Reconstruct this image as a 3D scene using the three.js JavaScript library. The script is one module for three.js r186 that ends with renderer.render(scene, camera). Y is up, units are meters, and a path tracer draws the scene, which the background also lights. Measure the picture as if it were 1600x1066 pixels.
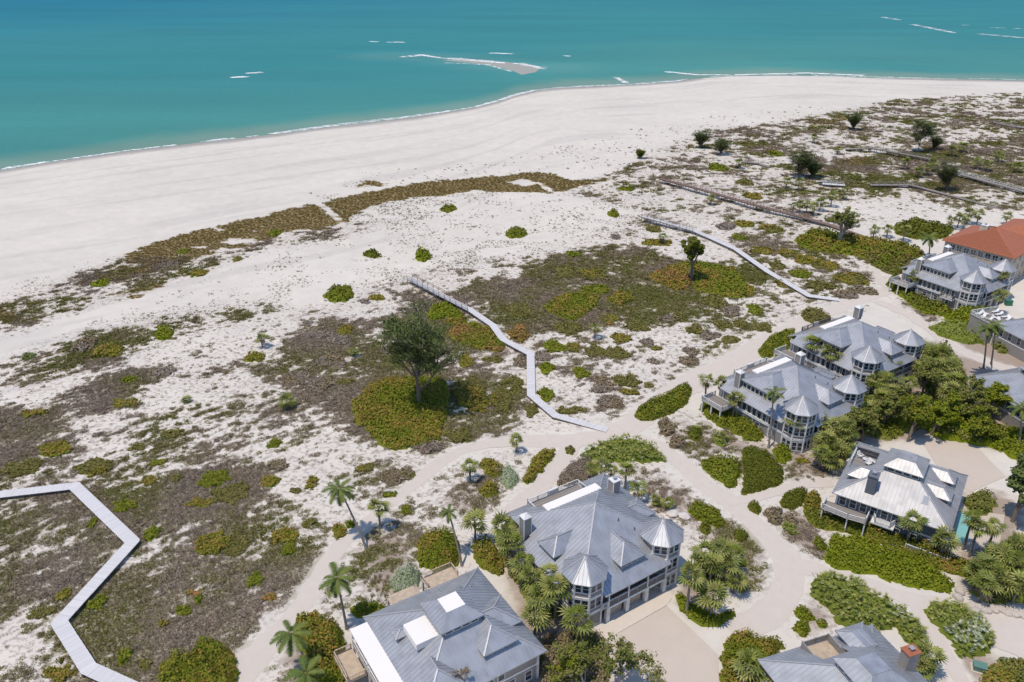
import * as THREE from 'three';
// ---------------------------------------------------------------- camera, sky, sun
const scene = new THREE.Scene();
const camera = new THREE.PerspectiveCamera(46.38, 1600 / 1066, 0.5, 9000);
const CAMH = 85, PITCH = 0.47069;
camera.position.set(0, CAMH, 0); camera.rotation.x = -PITCH; scene.add(camera);
const SUN = new THREE.Vector3(-0.28, 0.94, 0.17).normalize();
{ // clear sky, deep blue overhead and pale at the horizon
  const W = 512, H = 256, d = new Float32Array(W * H * 4);
  for (let j = 0; j < H; j++) for (let i = 0; i < W; i++) {
    const el = ((j + 0.5) / H - 0.5) * Math.PI, az = ((i + 0.5) / W - 0.5) * 2 * Math.PI;
    const y = Math.sin(el), t = Math.pow(Math.max(y, 0), 0.45);
    const dx = Math.cos(el) * Math.cos(az), dz = Math.cos(el) * Math.sin(az);
    const sd = Math.max(0, dx * SUN.x + y * SUN.y + dz * SUN.z), g = 0.5 * Math.pow(sd, 24);
    const k = (j * W + i) * 4;
    d[k] = 0.62 * (1 - t) + 0.13 * t + g; d[k + 1] = 0.74 * (1 - t) + 0.27 * t + g * 0.97; d[k + 2] = 0.86 * (1 - t) + 0.62 * t + g * 0.9; d[k + 3] = 1;
  }
  const tx = new THREE.DataTexture(d, W, H, THREE.RGBAFormat, THREE.FloatType);
  tx.mapping = THREE.EquirectangularReflectionMapping; tx.magFilter = tx.minFilter = THREE.LinearFilter; tx.needsUpdate = true;
  scene.background = tx; scene.environment = tx; scene.backgroundIntensity = 1; scene.environmentIntensity = 1;
}
const sun = new THREE.DirectionalLight(0xfff1e0, 3.6);
sun.position.set(SUN.x * 400, SUN.y * 400, SUN.z * 400 - 180); sun.target.position.set(0, 0, -180);
sun.castShadow = true; sun.shadow.mapSize.set(4096, 4096);
Object.assign(sun.shadow.camera, { left: -300, right: 300, top: 300, bottom: -300, near: 10, far: 900 });
scene.add(sun, sun.target);
const renderer = new THREE.WebGLRenderer({ antialias: true });
renderer.toneMapping = THREE.LinearToneMapping; renderer.toneMappingExposure = 1.0; renderer.shadowMap.enabled = true;

// ---------------------------------------------------------------- helpers
const CP = Math.cos(PITCH), SP = Math.sin(PITCH), F = 1244;
const P = (x, y, h = 0) => { // a pixel of the photograph, met with the level plane at height h
  const a = x - 800, b = 533 - y, dy = b * CP - F * SP, dz = -b * SP - F * CP, t = (CAMH - h) / -dy;
  return [a * t, dz * t];
};
let SEED = 7; const srand = s => { SEED = s >>> 0; };
const R = () => { SEED = (SEED + 0x6D2B79F5) | 0; let t = Math.imul(SEED ^ (SEED >>> 15), 1 | SEED); t = (t + Math.imul(t ^ (t >>> 7), 61 | t)) ^ t; return ((t ^ (t >>> 14)) >>> 0) / 4294967296; };
const rr = (a, b) => a + (b - a) * R();
const HT = new Float32Array(65536); srand(11); for (let i = 0; i < 65536; i++) HT[i] = R();
const vn = (x, y) => { const xi = Math.floor(x), yi = Math.floor(y); let fx = x - xi, fy = y - yi; fx = fx * fx * (3 - 2 * fx); fy = fy * fy * (3 - 2 * fy);
  const a = xi & 255, b = (xi + 1) & 255, c = (yi & 255) << 8, e = ((yi + 1) & 255) << 8;
  return (HT[a + c] * (1 - fx) + HT[b + c] * fx) * (1 - fy) + (HT[a + e] * (1 - fx) + HT[b + e] * fx) * fy; };
const fbm = (x, y, o = 4) => { let s = 0, a = 0.5, n = 0; for (let k = 0; k < o; k++) { s += a * vn(x + k * 17.3, y + k * 9.1); n += a; a *= 0.5; x *= 2.03; y *= 2.03; } return s / n; };
const sm = (a, b, x) => { x = Math.min(1, Math.max(0, (x - a) / (b - a))); return x * x * (3 - 2 * x); };
const inside = (x, z, pl) => { let c = false; for (let i = 0, j = pl.length - 1; i < pl.length; j = i++) { const a = pl[i], b = pl[j]; if ((a[1] > z) !== (b[1] > z) && x < (b[0] - a[0]) * (z - a[1]) / (b[1] - a[1]) + a[0]) c = !c; } return c; };
const edgeDist = (x, z, pl) => { let m = 1e9; for (let i = 0, j = pl.length - 1; i < pl.length; j = i++) { const a = pl[j], b = pl[i], dx = b[0] - a[0], dz = b[1] - a[1]; const t = Math.max(0, Math.min(1, ((x - a[0]) * dx + (z - a[1]) * dz) / (dx * dx + dz * dz + 1e-9))); m = Math.min(m, Math.hypot(x - a[0] - dx * t, z - a[1] - dz * t)); } return m; };
const pxPoly = (pl, h = 0) => pl.map(p => P(p[0], p[1], h));
const ell = (x, y, rx, ry, n = 24) => { const [cx, cz] = P(x, y), [ex] = P(x + rx, y), [, z0] = P(x, y - ry), [, z1] = P(x, y + ry); const a = ex - cx, b = (z1 - z0) / 2, o = []; for (let k = 0; k < n; k++) { const t = k / n * 6.2832, w = 0.62 + 0.5 * vn(x * 0.37 + Math.cos(t) * 1.3 + 9, y * 0.31 + Math.sin(t) * 1.3) + 0.36 * vn(x * 0.7 + Math.cos(t) * 4, y * 0.5 + Math.sin(t) * 4); o.push([cx + Math.cos(t) * a * w, (z0 + z1) / 2 + Math.sin(t) * b * w]); } return o; };
const used = {}; const nm = n => { used[n] = (used[n] || 0) + 1; return used[n] === 1 ? n : n + '_' + String(used[n] - 1).padStart(3, '0'); };
function tag(o, label, category, group, kind) { o.userData.label = label; o.userData.category = category; if (group) o.userData.group = group; if (kind) o.userData.kind = kind; return o; }
function thing(name, label, category, group) { const g = new THREE.Group(); g.name = nm(name); scene.add(g); return tag(g, label, category, group); }
class MB { // collects faces; build() makes one mesh of them
  constructor() { this.p = []; this.n = []; this.c = []; this.t = []; this.col = [1, 1, 1]; }
  tri(a, b, c) { const ux = b[0] - a[0], uy = b[1] - a[1], uz = b[2] - a[2], vx = c[0] - a[0], vy = c[1] - a[1], vz = c[2] - a[2];
    let x = uy * vz - uz * vy, y = uz * vx - ux * vz, z = ux * vy - uy * vx; const l = Math.hypot(x, y, z) || 1; x /= l; y /= l; z /= l;
    for (const q of [a, b, c]) { this.p.push(q[0], q[1], q[2]); this.n.push(x, y, z); this.c.push(this.col[0], this.col[1], this.col[2]);
      if (Math.abs(y) > 0.4) this.t.push(q[0], q[2]); else if (Math.abs(x) > Math.abs(z)) this.t.push(q[2], q[1]); else this.t.push(q[0], q[1]); } return this; }
  quad(a, b, c, d) { return this.tri(a, b, c).tri(a, c, d); }
  box(x0, x1, y0, y1, z0, z1) { const A = [x0, y0, z0], B = [x1, y0, z0], C = [x1, y0, z1], D = [x0, y0, z1], E = [x0, y1, z0], G = [x1, y1, z0], H = [x1, y1, z1], I = [x0, y1, z1];
    return this.quad(E, I, H, G).quad(A, B, C, D).quad(D, C, H, I).quad(B, A, E, G).quad(A, D, I, E).quad(C, B, G, H); }
  prism(pl, y0, y1) { // upright walls and caps over a plan outline
    const sh = pl.map(q => new THREE.Vector2(q[0], q[1])); const f = THREE.ShapeUtils.triangulateShape(sh, []); let ar = 0; for (let i = 0, j = pl.length - 1; i < pl.length; j = i++) ar += pl[j][0] * pl[i][1] - pl[i][0] * pl[j][1];
    for (const [a, b, c] of f) { const T = k => [pl[k][0], y1, pl[k][1]], U = k => [pl[k][0], y0, pl[k][1]]; if (ar > 0) { this.tri(T(a), T(c), T(b)); this.tri(U(a), U(b), U(c)); } else { this.tri(T(a), T(b), T(c)); this.tri(U(a), U(c), U(b)); } }
    for (let i = 0, j = pl.length - 1; i < pl.length; j = i++) { const a = pl[j], b = pl[i]; const q = [[a[0], y0, a[1]], [b[0], y0, b[1]], [b[0], y1, b[1]], [a[0], y1, a[1]]]; if (ar > 0) q.reverse(); this.quad(...q); } return this; }
  bar(a, b, w, h, up = [0, 1, 0]) { const A = new THREE.Vector3(...a), B = new THREE.Vector3(...b), d = B.clone().sub(A).normalize(), s = new THREE.Vector3().crossVectors(d, new THREE.Vector3(...up)); if (s.length() < 1e-3) s.set(1, 0, 0); s.normalize().multiplyScalar(w / 2); const t = new THREE.Vector3().crossVectors(s, d).normalize().multiplyScalar(h / 2);
    const v = (q, i, j) => [q.x + s.x * i + t.x * j, q.y + s.y * i + t.y * j, q.z + s.z * i + t.z * j]; const c = [[-1, -1], [1, -1], [1, 1], [-1, 1]]; const a4 = c.map(k => v(A, ...k)), b4 = c.map(k => v(B, ...k));
    for (let k = 0; k < 4; k++) { const m = (k + 1) % 4; this.quad(a4[k], a4[m], b4[m], b4[k]); } this.quad(a4[3], a4[2], a4[1], a4[0]).quad(...b4); return this; }
  tube(pts, rad, n = 6) { let prev = null; for (let i = 0; i < pts.length; i++) { const a = new THREE.Vector3(...pts[Math.max(0, i - 1)]), b = new THREE.Vector3(...pts[Math.min(pts.length - 1, i + 1)]), d = b.sub(a).normalize(); const s = new THREE.Vector3(0.31, 0.1, 0.94).cross(d).normalize(), t = new THREE.Vector3().crossVectors(d, s); const r = Array.isArray(rad) ? rad[i] : rad; const ring = []; for (let k = 0; k < n; k++) { const q = k / n * 6.2832, x = Math.cos(q) * r, y = Math.sin(q) * r, o = pts[i]; ring.push([o[0] + s.x * x + t.x * y, o[1] + s.y * x + t.y * y, o[2] + s.z * x + t.z * y]); } if (prev) for (let k = 0; k < n; k++) { const m = (k + 1) % n; this.quad(prev[k], prev[m], ring[m], ring[k]); } prev = ring; } return this; }
  geo() { const g = new THREE.BufferGeometry(); g.setAttribute('position', new THREE.Float32BufferAttribute(this.p, 3)); g.setAttribute('normal', new THREE.Float32BufferAttribute(this.n, 3)); g.setAttribute('color', new THREE.Float32BufferAttribute(this.c, 3)); g.setAttribute('uv', new THREE.Float32BufferAttribute(this.t, 2)); return g; }
  build(name, mat, parent) { return put(name, this.geo(), mat, parent); }
}
function put(name, geo, mat, parent) { const m = new THREE.Mesh(geo, mat); m.name = parent ? name : nm(name); m.castShadow = m.receiveShadow = true; (parent || scene).add(m); return m; }
function noiseTex(n, fn, srgb) { const d = new Uint8Array(n * n * 4); for (let j = 0; j < n; j++) for (let i = 0; i < n; i++) { const c = fn(i / n, j / n), k = (j * n + i) * 4; d[k] = c[0] * 255; d[k + 1] = c[1] * 255; d[k + 2] = c[2] * 255; d[k + 3] = 255; } const t = new THREE.DataTexture(d, n, n); t.wrapS = t.wrapT = THREE.RepeatWrapping; t.magFilter = THREE.LinearFilter; t.minFilter = THREE.LinearMipmapLinearFilter; t.generateMipmaps = true; if (srgb) t.colorSpace = THREE.SRGBColorSpace; t.needsUpdate = true; return t; }
const rep = (t, x, y) => { const c = t.clone(); c.repeat.set(x, y); c.needsUpdate = true; return c; };
const tile = (u, v, f, o) => { // noise that repeats seamlessly over the unit square
  const a = u, b = v; const g = (x, y) => fbm(x * f + 3, y * f + 5, o); const wx = sm(0, 1, a), wy = sm(0, 1, b); return (g(a, b) * (1 - wx) + g(a - 1, b) * wx) * (1 - wy) + (g(a, b - 1) * (1 - wx) + g(a - 1, b - 1) * wx) * wy; };
const std = (r, g, b, rough, o = {}) => { const m = new THREE.MeshStandardMaterial({ roughness: rough, side: THREE.DoubleSide, ...o }); m.color.setRGB(r, g, b); return m; };
const grime = noiseTex(256, (u, v) => { const n = 0.78 + 0.22 * sm(0.25, 0.7, tile(u, v, 6, 5)) - 0.05 * tile(u, v, 40, 2); return [n, n, n]; });
const faint = noiseTex(256, (u, v) => { const n = 0.86 + 0.1 * tile(u, v, 7, 5) + 0.05 * tile(u, v, 50, 2); return [n, n, n]; });
const sandBump = noiseTex(256, (u, v) => { const n = tile(u, v, 8, 6); return [n, n, n]; });
const M = {
  roof: std(0.44, 0.46, 0.485, 0.42, { metalness: 0.55, map: rep(grime, 0.13, 0.13) }),
  roofPale: std(0.40, 0.405, 0.41, 0.5, { metalness: 0.4, map: rep(grime, 0.13, 0.13) }),
  seam: std(0.36, 0.37, 0.39, 0.55, { metalness: 0.3 }),
  white: std(0.74, 0.74, 0.73, 0.55, { map: rep(grime, 0.3, 0.3) }),
  membrane: std(0.74, 0.72, 0.69, 0.7),
  siding: std(0.30, 0.28, 0.265, 0.8, { map: rep(grime, 0.4, 1.7) }),
  sidingDark: std(0.13, 0.15, 0.18, 0.8, { map: rep(grime, 0.4, 1.7) }),
  tan: std(0.50, 0.43, 0.34, 0.8, { map: rep(grime, 0.3, 0.3) }),
  cream: std(0.56, 0.49, 0.38, 0.85, { map: rep(grime, 0.3, 0.3) }),
  glass: std(0.025, 0.04, 0.055, 0.06, { metalness: 0 }),
  clay: std(0.36, 0.125, 0.065, 0.8, { map: rep(grime, 0.5, 0.5) }),
  deck: std(0.24, 0.22, 0.20, 0.85, { vertexColors: true }),
  tanDeck: std(0.52, 0.42, 0.31, 0.9, { map: rep(grime, 0.3, 0.3) }),
  board: std(0.57, 0.565, 0.565, 0.9, { vertexColors: true }),
  brownBoard: std(0.20, 0.135, 0.11, 0.9, { vertexColors: true }),
  beam: std(0.16, 0.14, 0.13, 0.9),
  leaf: new THREE.MeshPhysicalMaterial({ vertexColors: true, roughness: 0.65, specularIntensity: 0.18, side: THREE.DoubleSide }),
  dull: new THREE.MeshPhysicalMaterial({ vertexColors: true, roughness: 0.95, specularIntensity: 0.15, side: THREE.DoubleSide }),
  bark: std(0.20, 0.165, 0.135, 0.95, { map: rep(grime, 0.8, 0.8) }),
  palmBark: std(0.25, 0.22, 0.19, 0.95, { map: rep(grime, 0.8, 1.5) }),
  concrete: std(0.53, 0.465, 0.395, 0.9, { map: rep(faint, 0.09, 0.09), bumpMap: rep(sandBump, 0.5, 0.5), bumpScale: 0.01 }),
  path: std(0.56, 0.505, 0.445, 0.97, { vertexColors: true, map: rep(faint, 0.16, 0.16), bumpMap: rep(sandBump, 0.25, 0.25), bumpScale: 0.06 }),
  rock: std(0.52, 0.47, 0.41, 0.95, { map: rep(grime, 0.6, 0.6) }),
};
// ---------------------------------------------------------------- shore line, fields of ground cover, ground
const SEA = -1;
const shore = [[-700, 360], [-350, 312], [0, 266], [100, 250], [200, 236], [300, 224], [400, 213], [450, 207], [500, 200], [560, 193], [620, 186], [680, 178], [740, 168], [780, 158], [810, 148], [840, 141], [880, 137], [950, 134], [1010, 131], [1060, 127], [1100, 121], [1160, 118], [1220, 117], [1300, 119], [1400, 122], [1500, 124], [1600, 126], [1900, 130], [2300, 136]].map(p => P(p[0], p[1], SEA));
const zShore = x => { if (x <= shore[0][0]) return shore[0][1] + (shore[0][0] - x) * 0.45; for (let i = 1; i < shore.length; i++) if (x <= shore[i][0]) { const a = shore[i - 1], b = shore[i], t = (x - a[0]) / (b[0] - a[0]); return a[1] + (b[1] - a[1]) * t; } return shore[shore.length - 1][1]; };
const dShore = (x, z) => (z - zShore(x)) * 0.78;
const FX = -280, FZ = -620, FW = 690, FH = 580; // field of 1 m cells
class Field {
  constructor() { this.a = new Float32Array(FW * FH); }
  poly(pl, v, mode = 'max') { let x0 = 1e9, x1 = -1e9, z0 = 1e9, z1 = -1e9; for (const q of pl) { x0 = Math.min(x0, q[0]); x1 = Math.max(x1, q[0]); z0 = Math.min(z0, q[1]); z1 = Math.max(z1, q[1]); }
    for (let j = Math.max(0, Math.floor(z0 - FZ)); j <= Math.min(FH - 1, z1 - FZ); j++) for (let i = Math.max(0, Math.floor(x0 - FX)); i <= Math.min(FW - 1, x1 - FX); i++) if (inside(FX + i + 0.5, FZ + j + 0.5, pl)) { const k = j * FW + i; this.a[k] = mode === 'max' ? Math.max(this.a[k], v) : v; } return this; }
  line(pts, w, v) { for (let s = 0; s + 1 < pts.length; s++) { const a = pts[s], b = pts[s + 1], dx = b[0] - a[0], dz = b[1] - a[1], L = dx * dx + dz * dz; const x0 = Math.min(a[0], b[0]) - w, x1 = Math.max(a[0], b[0]) + w, z0 = Math.min(a[1], b[1]) - w, z1 = Math.max(a[1], b[1]) + w;
      for (let j = Math.max(0, Math.floor(z0 - FZ)); j <= Math.min(FH - 1, z1 - FZ); j++) for (let i = Math.max(0, Math.floor(x0 - FX)); i <= Math.min(FW - 1, x1 - FX); i++) { const x = FX + i + 0.5, z = FZ + j + 0.5, t = Math.max(0, Math.min(1, ((x - a[0]) * dx + (z - a[1]) * dz) / L)); if (Math.hypot(x - a[0] - dx * t, z - a[1] - dz * t) < w) this.a[j * FW + i] = v; } } return this; }
  blur(r) { const b = new Float32Array(FW * FH); for (let pass = 0; pass < 2; pass++) { for (let j = 0; j < FH; j++) { for (let i = 0; i < FW; i++) { let s = 0, n = 0; for (let k = -r; k <= r; k++) { const q = i + k; if (q >= 0 && q < FW) { s += this.a[j * FW + q]; n++; } } b[j * FW + i] = s / n; } } for (let j = 0; j < FH; j++) for (let i = 0; i < FW; i++) { let s = 0, n = 0; for (let k = -r; k <= r; k++) { const q = j + k; if (q >= 0 && q < FH) { s += b[q * FW + i]; n++; } } this.a[j * FW + i] = s / n; } } return this; }
  at(x, z) { const u = x - FX - 0.5, v = z - FZ - 0.5; if (u < 0 || v < 0 || u > FW - 2 || v > FH - 2) return 0; const i = Math.floor(u), j = Math.floor(v), a = u - i, b = v - j, k = j * FW + i; return (this.a[k] * (1 - a) + this.a[k + 1] * a) * (1 - b) + (this.a[k + FW] * (1 - a) + this.a[k + FW + 1] * a) * b; }
}
const scrub = new Field(), wet = new Field(), oats = new Field(), mulch = new Field(), bare = new Field(), village = new Field();
const regs = (f, list) => { for (const [v, ...pl] of list) f.poly(pxPoly(pl), v, 'set'); };
regs(scrub, [
  [0.34, [-60, 620], [250, 560], [420, 500], [640, 430], [860, 390], [1010, 330], [1200, 340], [1400, 400], [1370, 470], [1100, 590], [960, 680], [760, 690], [560, 800], [470, 940], [330, 1110], [-60, 1110]],
  [0.42, [1000, 690], [1130, 700], [1300, 690], [1320, 760], [1180, 770], [1090, 740]], [0.45, [820, 700], [1000, 720], [1070, 800], [1090, 860], [1040, 830], [960, 740], [860, 760]], [0.42, [540, 800], [700, 720], [820, 700], [800, 780], [740, 820], [700, 900], [560, 960], [480, 1000], [420, 1066]],
  [0.48, [880, 300], [1000, 250], [1100, 205], [1250, 185], [1400, 155], [1640, 140], [1640, 335], [1480, 330], [1300, 360], [1120, 340], [1000, 330]],
  [0.74, [1270, 262], [1400, 240], [1620, 213], [1620, 300], [1400, 300], [1290, 290]],
  [0.5, [1440, 160], [1620, 148], [1620, 178], [1450, 190]],
  [0.12, [1300, 320], [1440, 312], [1500, 330], [1440, 345], [1330, 345]],
  [0.72, [0, 470], [100, 440], [200, 398], [330, 400], [430, 370], [400, 395], [300, 430], [200, 460], [100, 490], [30, 520], [0, 520]],
  [0.6, [-60, 525], [0, 495], [-10, 520], [-60, 550]],
  [0.58, [0, 565], [100, 530], [200, 500], [300, 490], [430, 470], [450, 485], [330, 520], [200, 565], [100, 595], [0, 615]],
  [1, [95, 545], [130, 525], [185, 512], [195, 555], [150, 575], [105, 570]],
  [1, [80, 630], [150, 595], [200, 580], [270, 575], [268, 590], [225, 600], [222, 632], [160, 648], [110, 640]],
  [0.6, [0, 650], [70, 630], [200, 650], [250, 640], [420, 600], [520, 590], [560, 640], [560, 700], [480, 740], [400, 740], [115, 760], [0, 780]],
  [0.97, [-80, 650], [0, 640], [80, 650], [75, 700], [30, 730], [-80, 760]],
  [0.62, [360, 560], [440, 545], [520, 560], [560, 620], [480, 640], [400, 620]],
  [0.88, [-80, 790], [115, 764], [300, 738], [395, 735], [400, 790], [450, 800], [495, 850], [508, 885], [470, 930], [420, 965], [380, 1010], [330, 1110], [-80, 1110]],
  [0.82, [-80, 800], [110, 772], [190, 850], [85, 960], [-80, 960]],
  [0.45, [-80, 945], [80, 960], [150, 1110], [-80, 1110]],
  [0.86, [430, 545], [500, 500], [600, 500], [640, 455], [700, 470], [760, 520], [800, 560], [822, 620], [800, 680], [740, 690], [690, 700], [560, 690], [520, 640], [440, 600]],
  [0.42, [440, 690], [560, 690], [640, 740], [600, 800], [540, 800], [450, 760]],
  [0.62, [600, 720], [660, 728], [640, 770], [590, 780]],
  [0.97, [700, 470], [740, 436], [790, 440], [860, 402], [960, 382], [1060, 410], [1180, 410], [1215, 470], [1160, 500], [1080, 520], [1000, 505], [880, 520], [800, 520], [760, 500]],
  [0.46, [830, 530], [1000, 510], [1250, 480], [1200, 520], [1060, 590], [990, 650], [900, 655], [840, 620]],
  [0.6, [1120, 345], [1250, 345], [1340, 395], [1395, 405], [1370, 455], [1310, 478], [1235, 460], [1160, 400]],
  [0.5, [1110, 430], [1200, 450], [1240, 480], [1180, 500], [1110, 480]],
  [0.4, [920, 300], [1010, 300], [1180, 335], [1220, 350], [1100, 350], [1000, 330]],
  [0.55, [1395, 468], [1440, 462], [1480, 490], [1460, 510], [1420, 498]],
  [0.7, [560, 860], [640, 830], [660, 880], [640, 940], [570, 940], [550, 900]],
  [0.62, [990, 722], [1060, 745], [1110, 785], [1145, 830], [1090, 860], [1060, 820], [1010, 780]],
  [0.8, [1120, 830], [1160, 800], [1210, 850], [1215, 920], [1170, 950], [1130, 900]],
  [0.8, [1195, 785], [1270, 800], [1290, 860], [1275, 890], [1220, 850]],
  [0.66, [1030, 650], [1100, 655], [1180, 690], [1230, 700], [1160, 705], [1100, 725], [1060, 705]],
  [0.55, [1225, 700], [1310, 725], [1300, 755], [1235, 755]],
  [0.5, [1240, 925], [1290, 930], [1300, 980], [1240, 990]],
  [0.5, [400, 1010], [460, 1000], [490, 1066], [430, 1100], [380, 1100]],
  [0.8, [700, 595], [770, 600], [775, 650], [735, 660], [700, 640]], [0.55, [460, 360], [560, 345], [600, 355], [520, 375], [430, 385], [300, 420], [240, 440], [330, 400]],
  [0.68, [660, 780], [740, 730], [790, 700], [820, 720], [760, 800], [700, 830]],
]);
scrub.blur(2);
regs(wet, [[1, [190, 402], [250, 376], [330, 356], [420, 336], [500, 318], [560, 303], [640, 288], [720, 281], [790, 275], [830, 272], [850, 270], [890, 282], [965, 277], [900, 292], [860, 301], [800, 300], [740, 297], [690, 305], [640, 310], [590, 318], [560, 330], [535, 352], [500, 358], [440, 360], [380, 370], [300, 388], [230, 403]],
  [0.55, [190, 408], [300, 390], [440, 362], [460, 368], [300, 410], [200, 440], [120, 445]], [0.5, [-40, 490], [20, 470], [40, 490], [0, 520], [-40, 530]], [0.6, [190, 455], [270, 430], [240, 460], [200, 470]],
  [0.7, [552, 288], [590, 283], [612, 285], [570, 296]], [0.7, [1305, 250], [1375, 240], [1370, 255], [1310, 268]], [0.6, [1260, 190], [1330, 178], [1330, 188], [1270, 200]], [0.5, [1440, 232], [1480, 228], [1490, 240], [1440, 242]]]);
for (const [x, y, rx, ry] of [[404, 357, 14, 3], [350, 358, 12, 3], [815, 285, 22, 5], [544, 314, 6, 2], [480, 331, 7, 2]]) wet.poly(ell(x, y, rx, ry), 0, 'set');
wet.line([[488, 313], [510, 327], [530, 345]].map(p => P(...p)), 0.9, 0); wet.line([[838, 284], [850, 291], [860, 298]].map(p => P(...p)), 0.9, 0);
wet.blur(2);
regs(oats, [[0.3, [480, 300], [640, 305], [800, 298], [960, 290], [1040, 330], [1000, 370], [860, 400], [720, 430], [560, 445], [400, 490], [250, 515], [200, 490], [400, 410], [520, 360]],
  [0.85, [660, 400], [720, 385], [800, 365], [850, 372], [830, 395], [760, 425], [700, 430]], [0.85, [545, 330], [600, 318], [700, 305], [740, 305], [680, 340], [590, 360], [560, 355]],
  [0.7, [250, 500], [330, 480], [430, 455], [470, 440], [440, 470], [330, 505], [260, 525]], [0.9, [530, 440], [600, 425], [640, 425], [600, 445], [540, 455]], [0.6, [900, 330], [1000, 320], [1040, 340], [980, 370], [890, 375]],
  [0.55, [980, 265], [1080, 240], [1120, 265], [1060, 290], [990, 285]], [0.45, [0, 455], [120, 420], [180, 402], [100, 440], [0, 475]], [0.5, [150, 500], [240, 480], [200, 520], [140, 530]], [0.12, [150, 400], [500, 310], [560, 270], [720, 255], [820, 240], [1000, 200], [1150, 175], [1300, 165], [1300, 200], [1000, 270], [830, 270], [560, 295], [200, 395]]]);
oats.blur(2);
regs(mulch, [[0.55, [990, 722], [1060, 745], [1110, 785], [1145, 830], [1090, 860], [1060, 820], [1010, 780]], [0.6, [1030, 650], [1100, 655], [1180, 690], [1150, 705], [1100, 725], [1060, 705]], [0.6, [660, 790], [740, 740], [790, 700], [820, 720], [760, 800], [740, 830]], [1, [560, 845], [640, 825], [655, 870], [620, 890], [560, 890], [548, 870]], [0.8, [580, 890], [650, 890], [640, 945], [560, 950]], [1, [1228, 700], [1310, 725], [1300, 755], [1235, 750]], [0.8, [1205, 795], [1285, 800], [1300, 860], [1270, 885], [1215, 850]], [1, [1240, 930], [1290, 930], [1310, 985], [1250, 1000]],
  [1, [1500, 760], [1560, 760], [1600, 800], [1600, 860], [1500, 880]], [0.8, [1120, 840], [1160, 800], [1215, 850], [1212, 920], [1170, 945], [1130, 900]], [1, [760, 820], [815, 800], [900, 960], [880, 1066], [800, 1066], [800, 940]], [1, [1300, 560], [1620, 500], [1620, 720], [1500, 690], [1350, 690], [1290, 720], [1260, 680], [1350, 640]],
  [1, [1050, 900], [1090, 890], [1150, 960], [1130, 985], [1090, 980], [1045, 940]], [1, [810, 960], [950, 990], [960, 1100], [780, 1100]], [1, [1500, 860], [1640, 860], [1640, 960], [1560, 950], [1490, 930]], [1, [1440, 1020], [1640, 1000], [1640, 1100], [1480, 1100]], [0.9, [1100, 690], [1240, 700], [1260, 720], [1150, 710]], [1, [440, 960], [540, 980], [560, 1100], [440, 1100]], [0.8, [1395, 468], [1440, 462], [1480, 490], [1460, 510], [1420, 498]]]);
mulch.blur(2);
const PATHS = [
  ['sandy footpath curving past the leaning coconut palm up to the boardwalk end', [[350, 1110, 3.6], [385, 1040, 3.2], [440, 985, 2.6], [478, 935, 2.2], [512, 880, 2.0], [545, 840, 1.8], [600, 795, 1.6], [650, 755, 1.7], [690, 722, 1.8], [745, 697, 1.8], [810, 690, 2.4], [880, 690, 3.2], [950, 680, 3.6]]],
  ['broad sandy track running behind the row of turreted houses', [[950, 680, 3.6], [985, 665, 4], [1030, 630, 4], [1085, 597, 4.6], [1150, 563, 5], [1200, 535, 4.6], [1250, 508, 3.4], [1320, 478, 3], [1380, 455, 4], [1420, 450, 3]]],
  ['pale sandy track winding between the hedges and palmetto beds', [[930, 676, 3.6], [1010, 692, 3], [1055, 718, 2.6], [1100, 756, 2.4], [1150, 790, 2.6], [1190, 830, 2.6], [1232, 875, 3.4], [1226, 930, 3], [1195, 965, 3.4], [1140, 985, 4]]],
  ['sandy side track between bright green shrub bed and palmettos', [[1232, 878, 3.2], [1290, 895, 1.8], [1350, 910, 1.9], [1420, 935, 2.2], [1490, 945, 2.2]]],
  ['narrow sandy path between the two palmetto beds', [[1425, 938, 1.8], [1450, 975, 1.5], [1475, 1015, 1.4], [1500, 1060, 1.5], [1520, 1110, 1.5]]],
  ['sandy lane beside the turreted house with roof deck', [[900, 690, 3.2], [868, 730, 2.4], [840, 765, 2.6], [800, 800, 2.4], [770, 815, 1.5]]],
  ['short sandy path to the pale roofed cupola house', [[1135, 785, 2], [1190, 775, 1.6], [1250, 757, 1.6], [1300, 755, 2.2]]],
  ['sandy lane running behind the far turreted house to the right', [[1390, 450, 3], [1372, 432, 1.6], [1370, 420, 1]]],
  ['sandy lane past the tall twin palms', [[1370, 470, 2.6], [1415, 490, 2.4], [1450, 512, 2], [1500, 548, 2.2], [1560, 572, 2.4], [1640, 600, 2.4]]],
  ['open sandy yard at the lower right beside the stones', [[1490, 945, 2.4], [1570, 985, 6], [1640, 1010, 8]]],
];
for (const [, pts] of PATHS) for (const p of pts) p[2] *= 0.72;
for (const [, pts] of PATHS) for (let i = 0; i + 1 < pts.length; i++) bare.line([P(pts[i][0], pts[i][1]), P(pts[i + 1][0], pts[i + 1][1])], (pts[i][2] + pts[i + 1][2]) / 2 + 0.3, 1);
bare.line([[488, 313], [510, 327], [530, 345], [560, 375]].map(p => P(...p)), 0.9, 1); bare.line([[838, 284], [850, 291], [860, 298]].map(p => P(...p)), 0.9, 1);
const DRIVE = pxPoly([[948, 1001], [1042, 947], [1122, 1024], [1126, 1110], [915, 1110]]);
bare.poly(DRIVE, 1); bare.poly(pxPoly([[1440, 690], [1500, 672], [1572, 745], [1515, 770], [1470, 738]]), 1);
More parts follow.
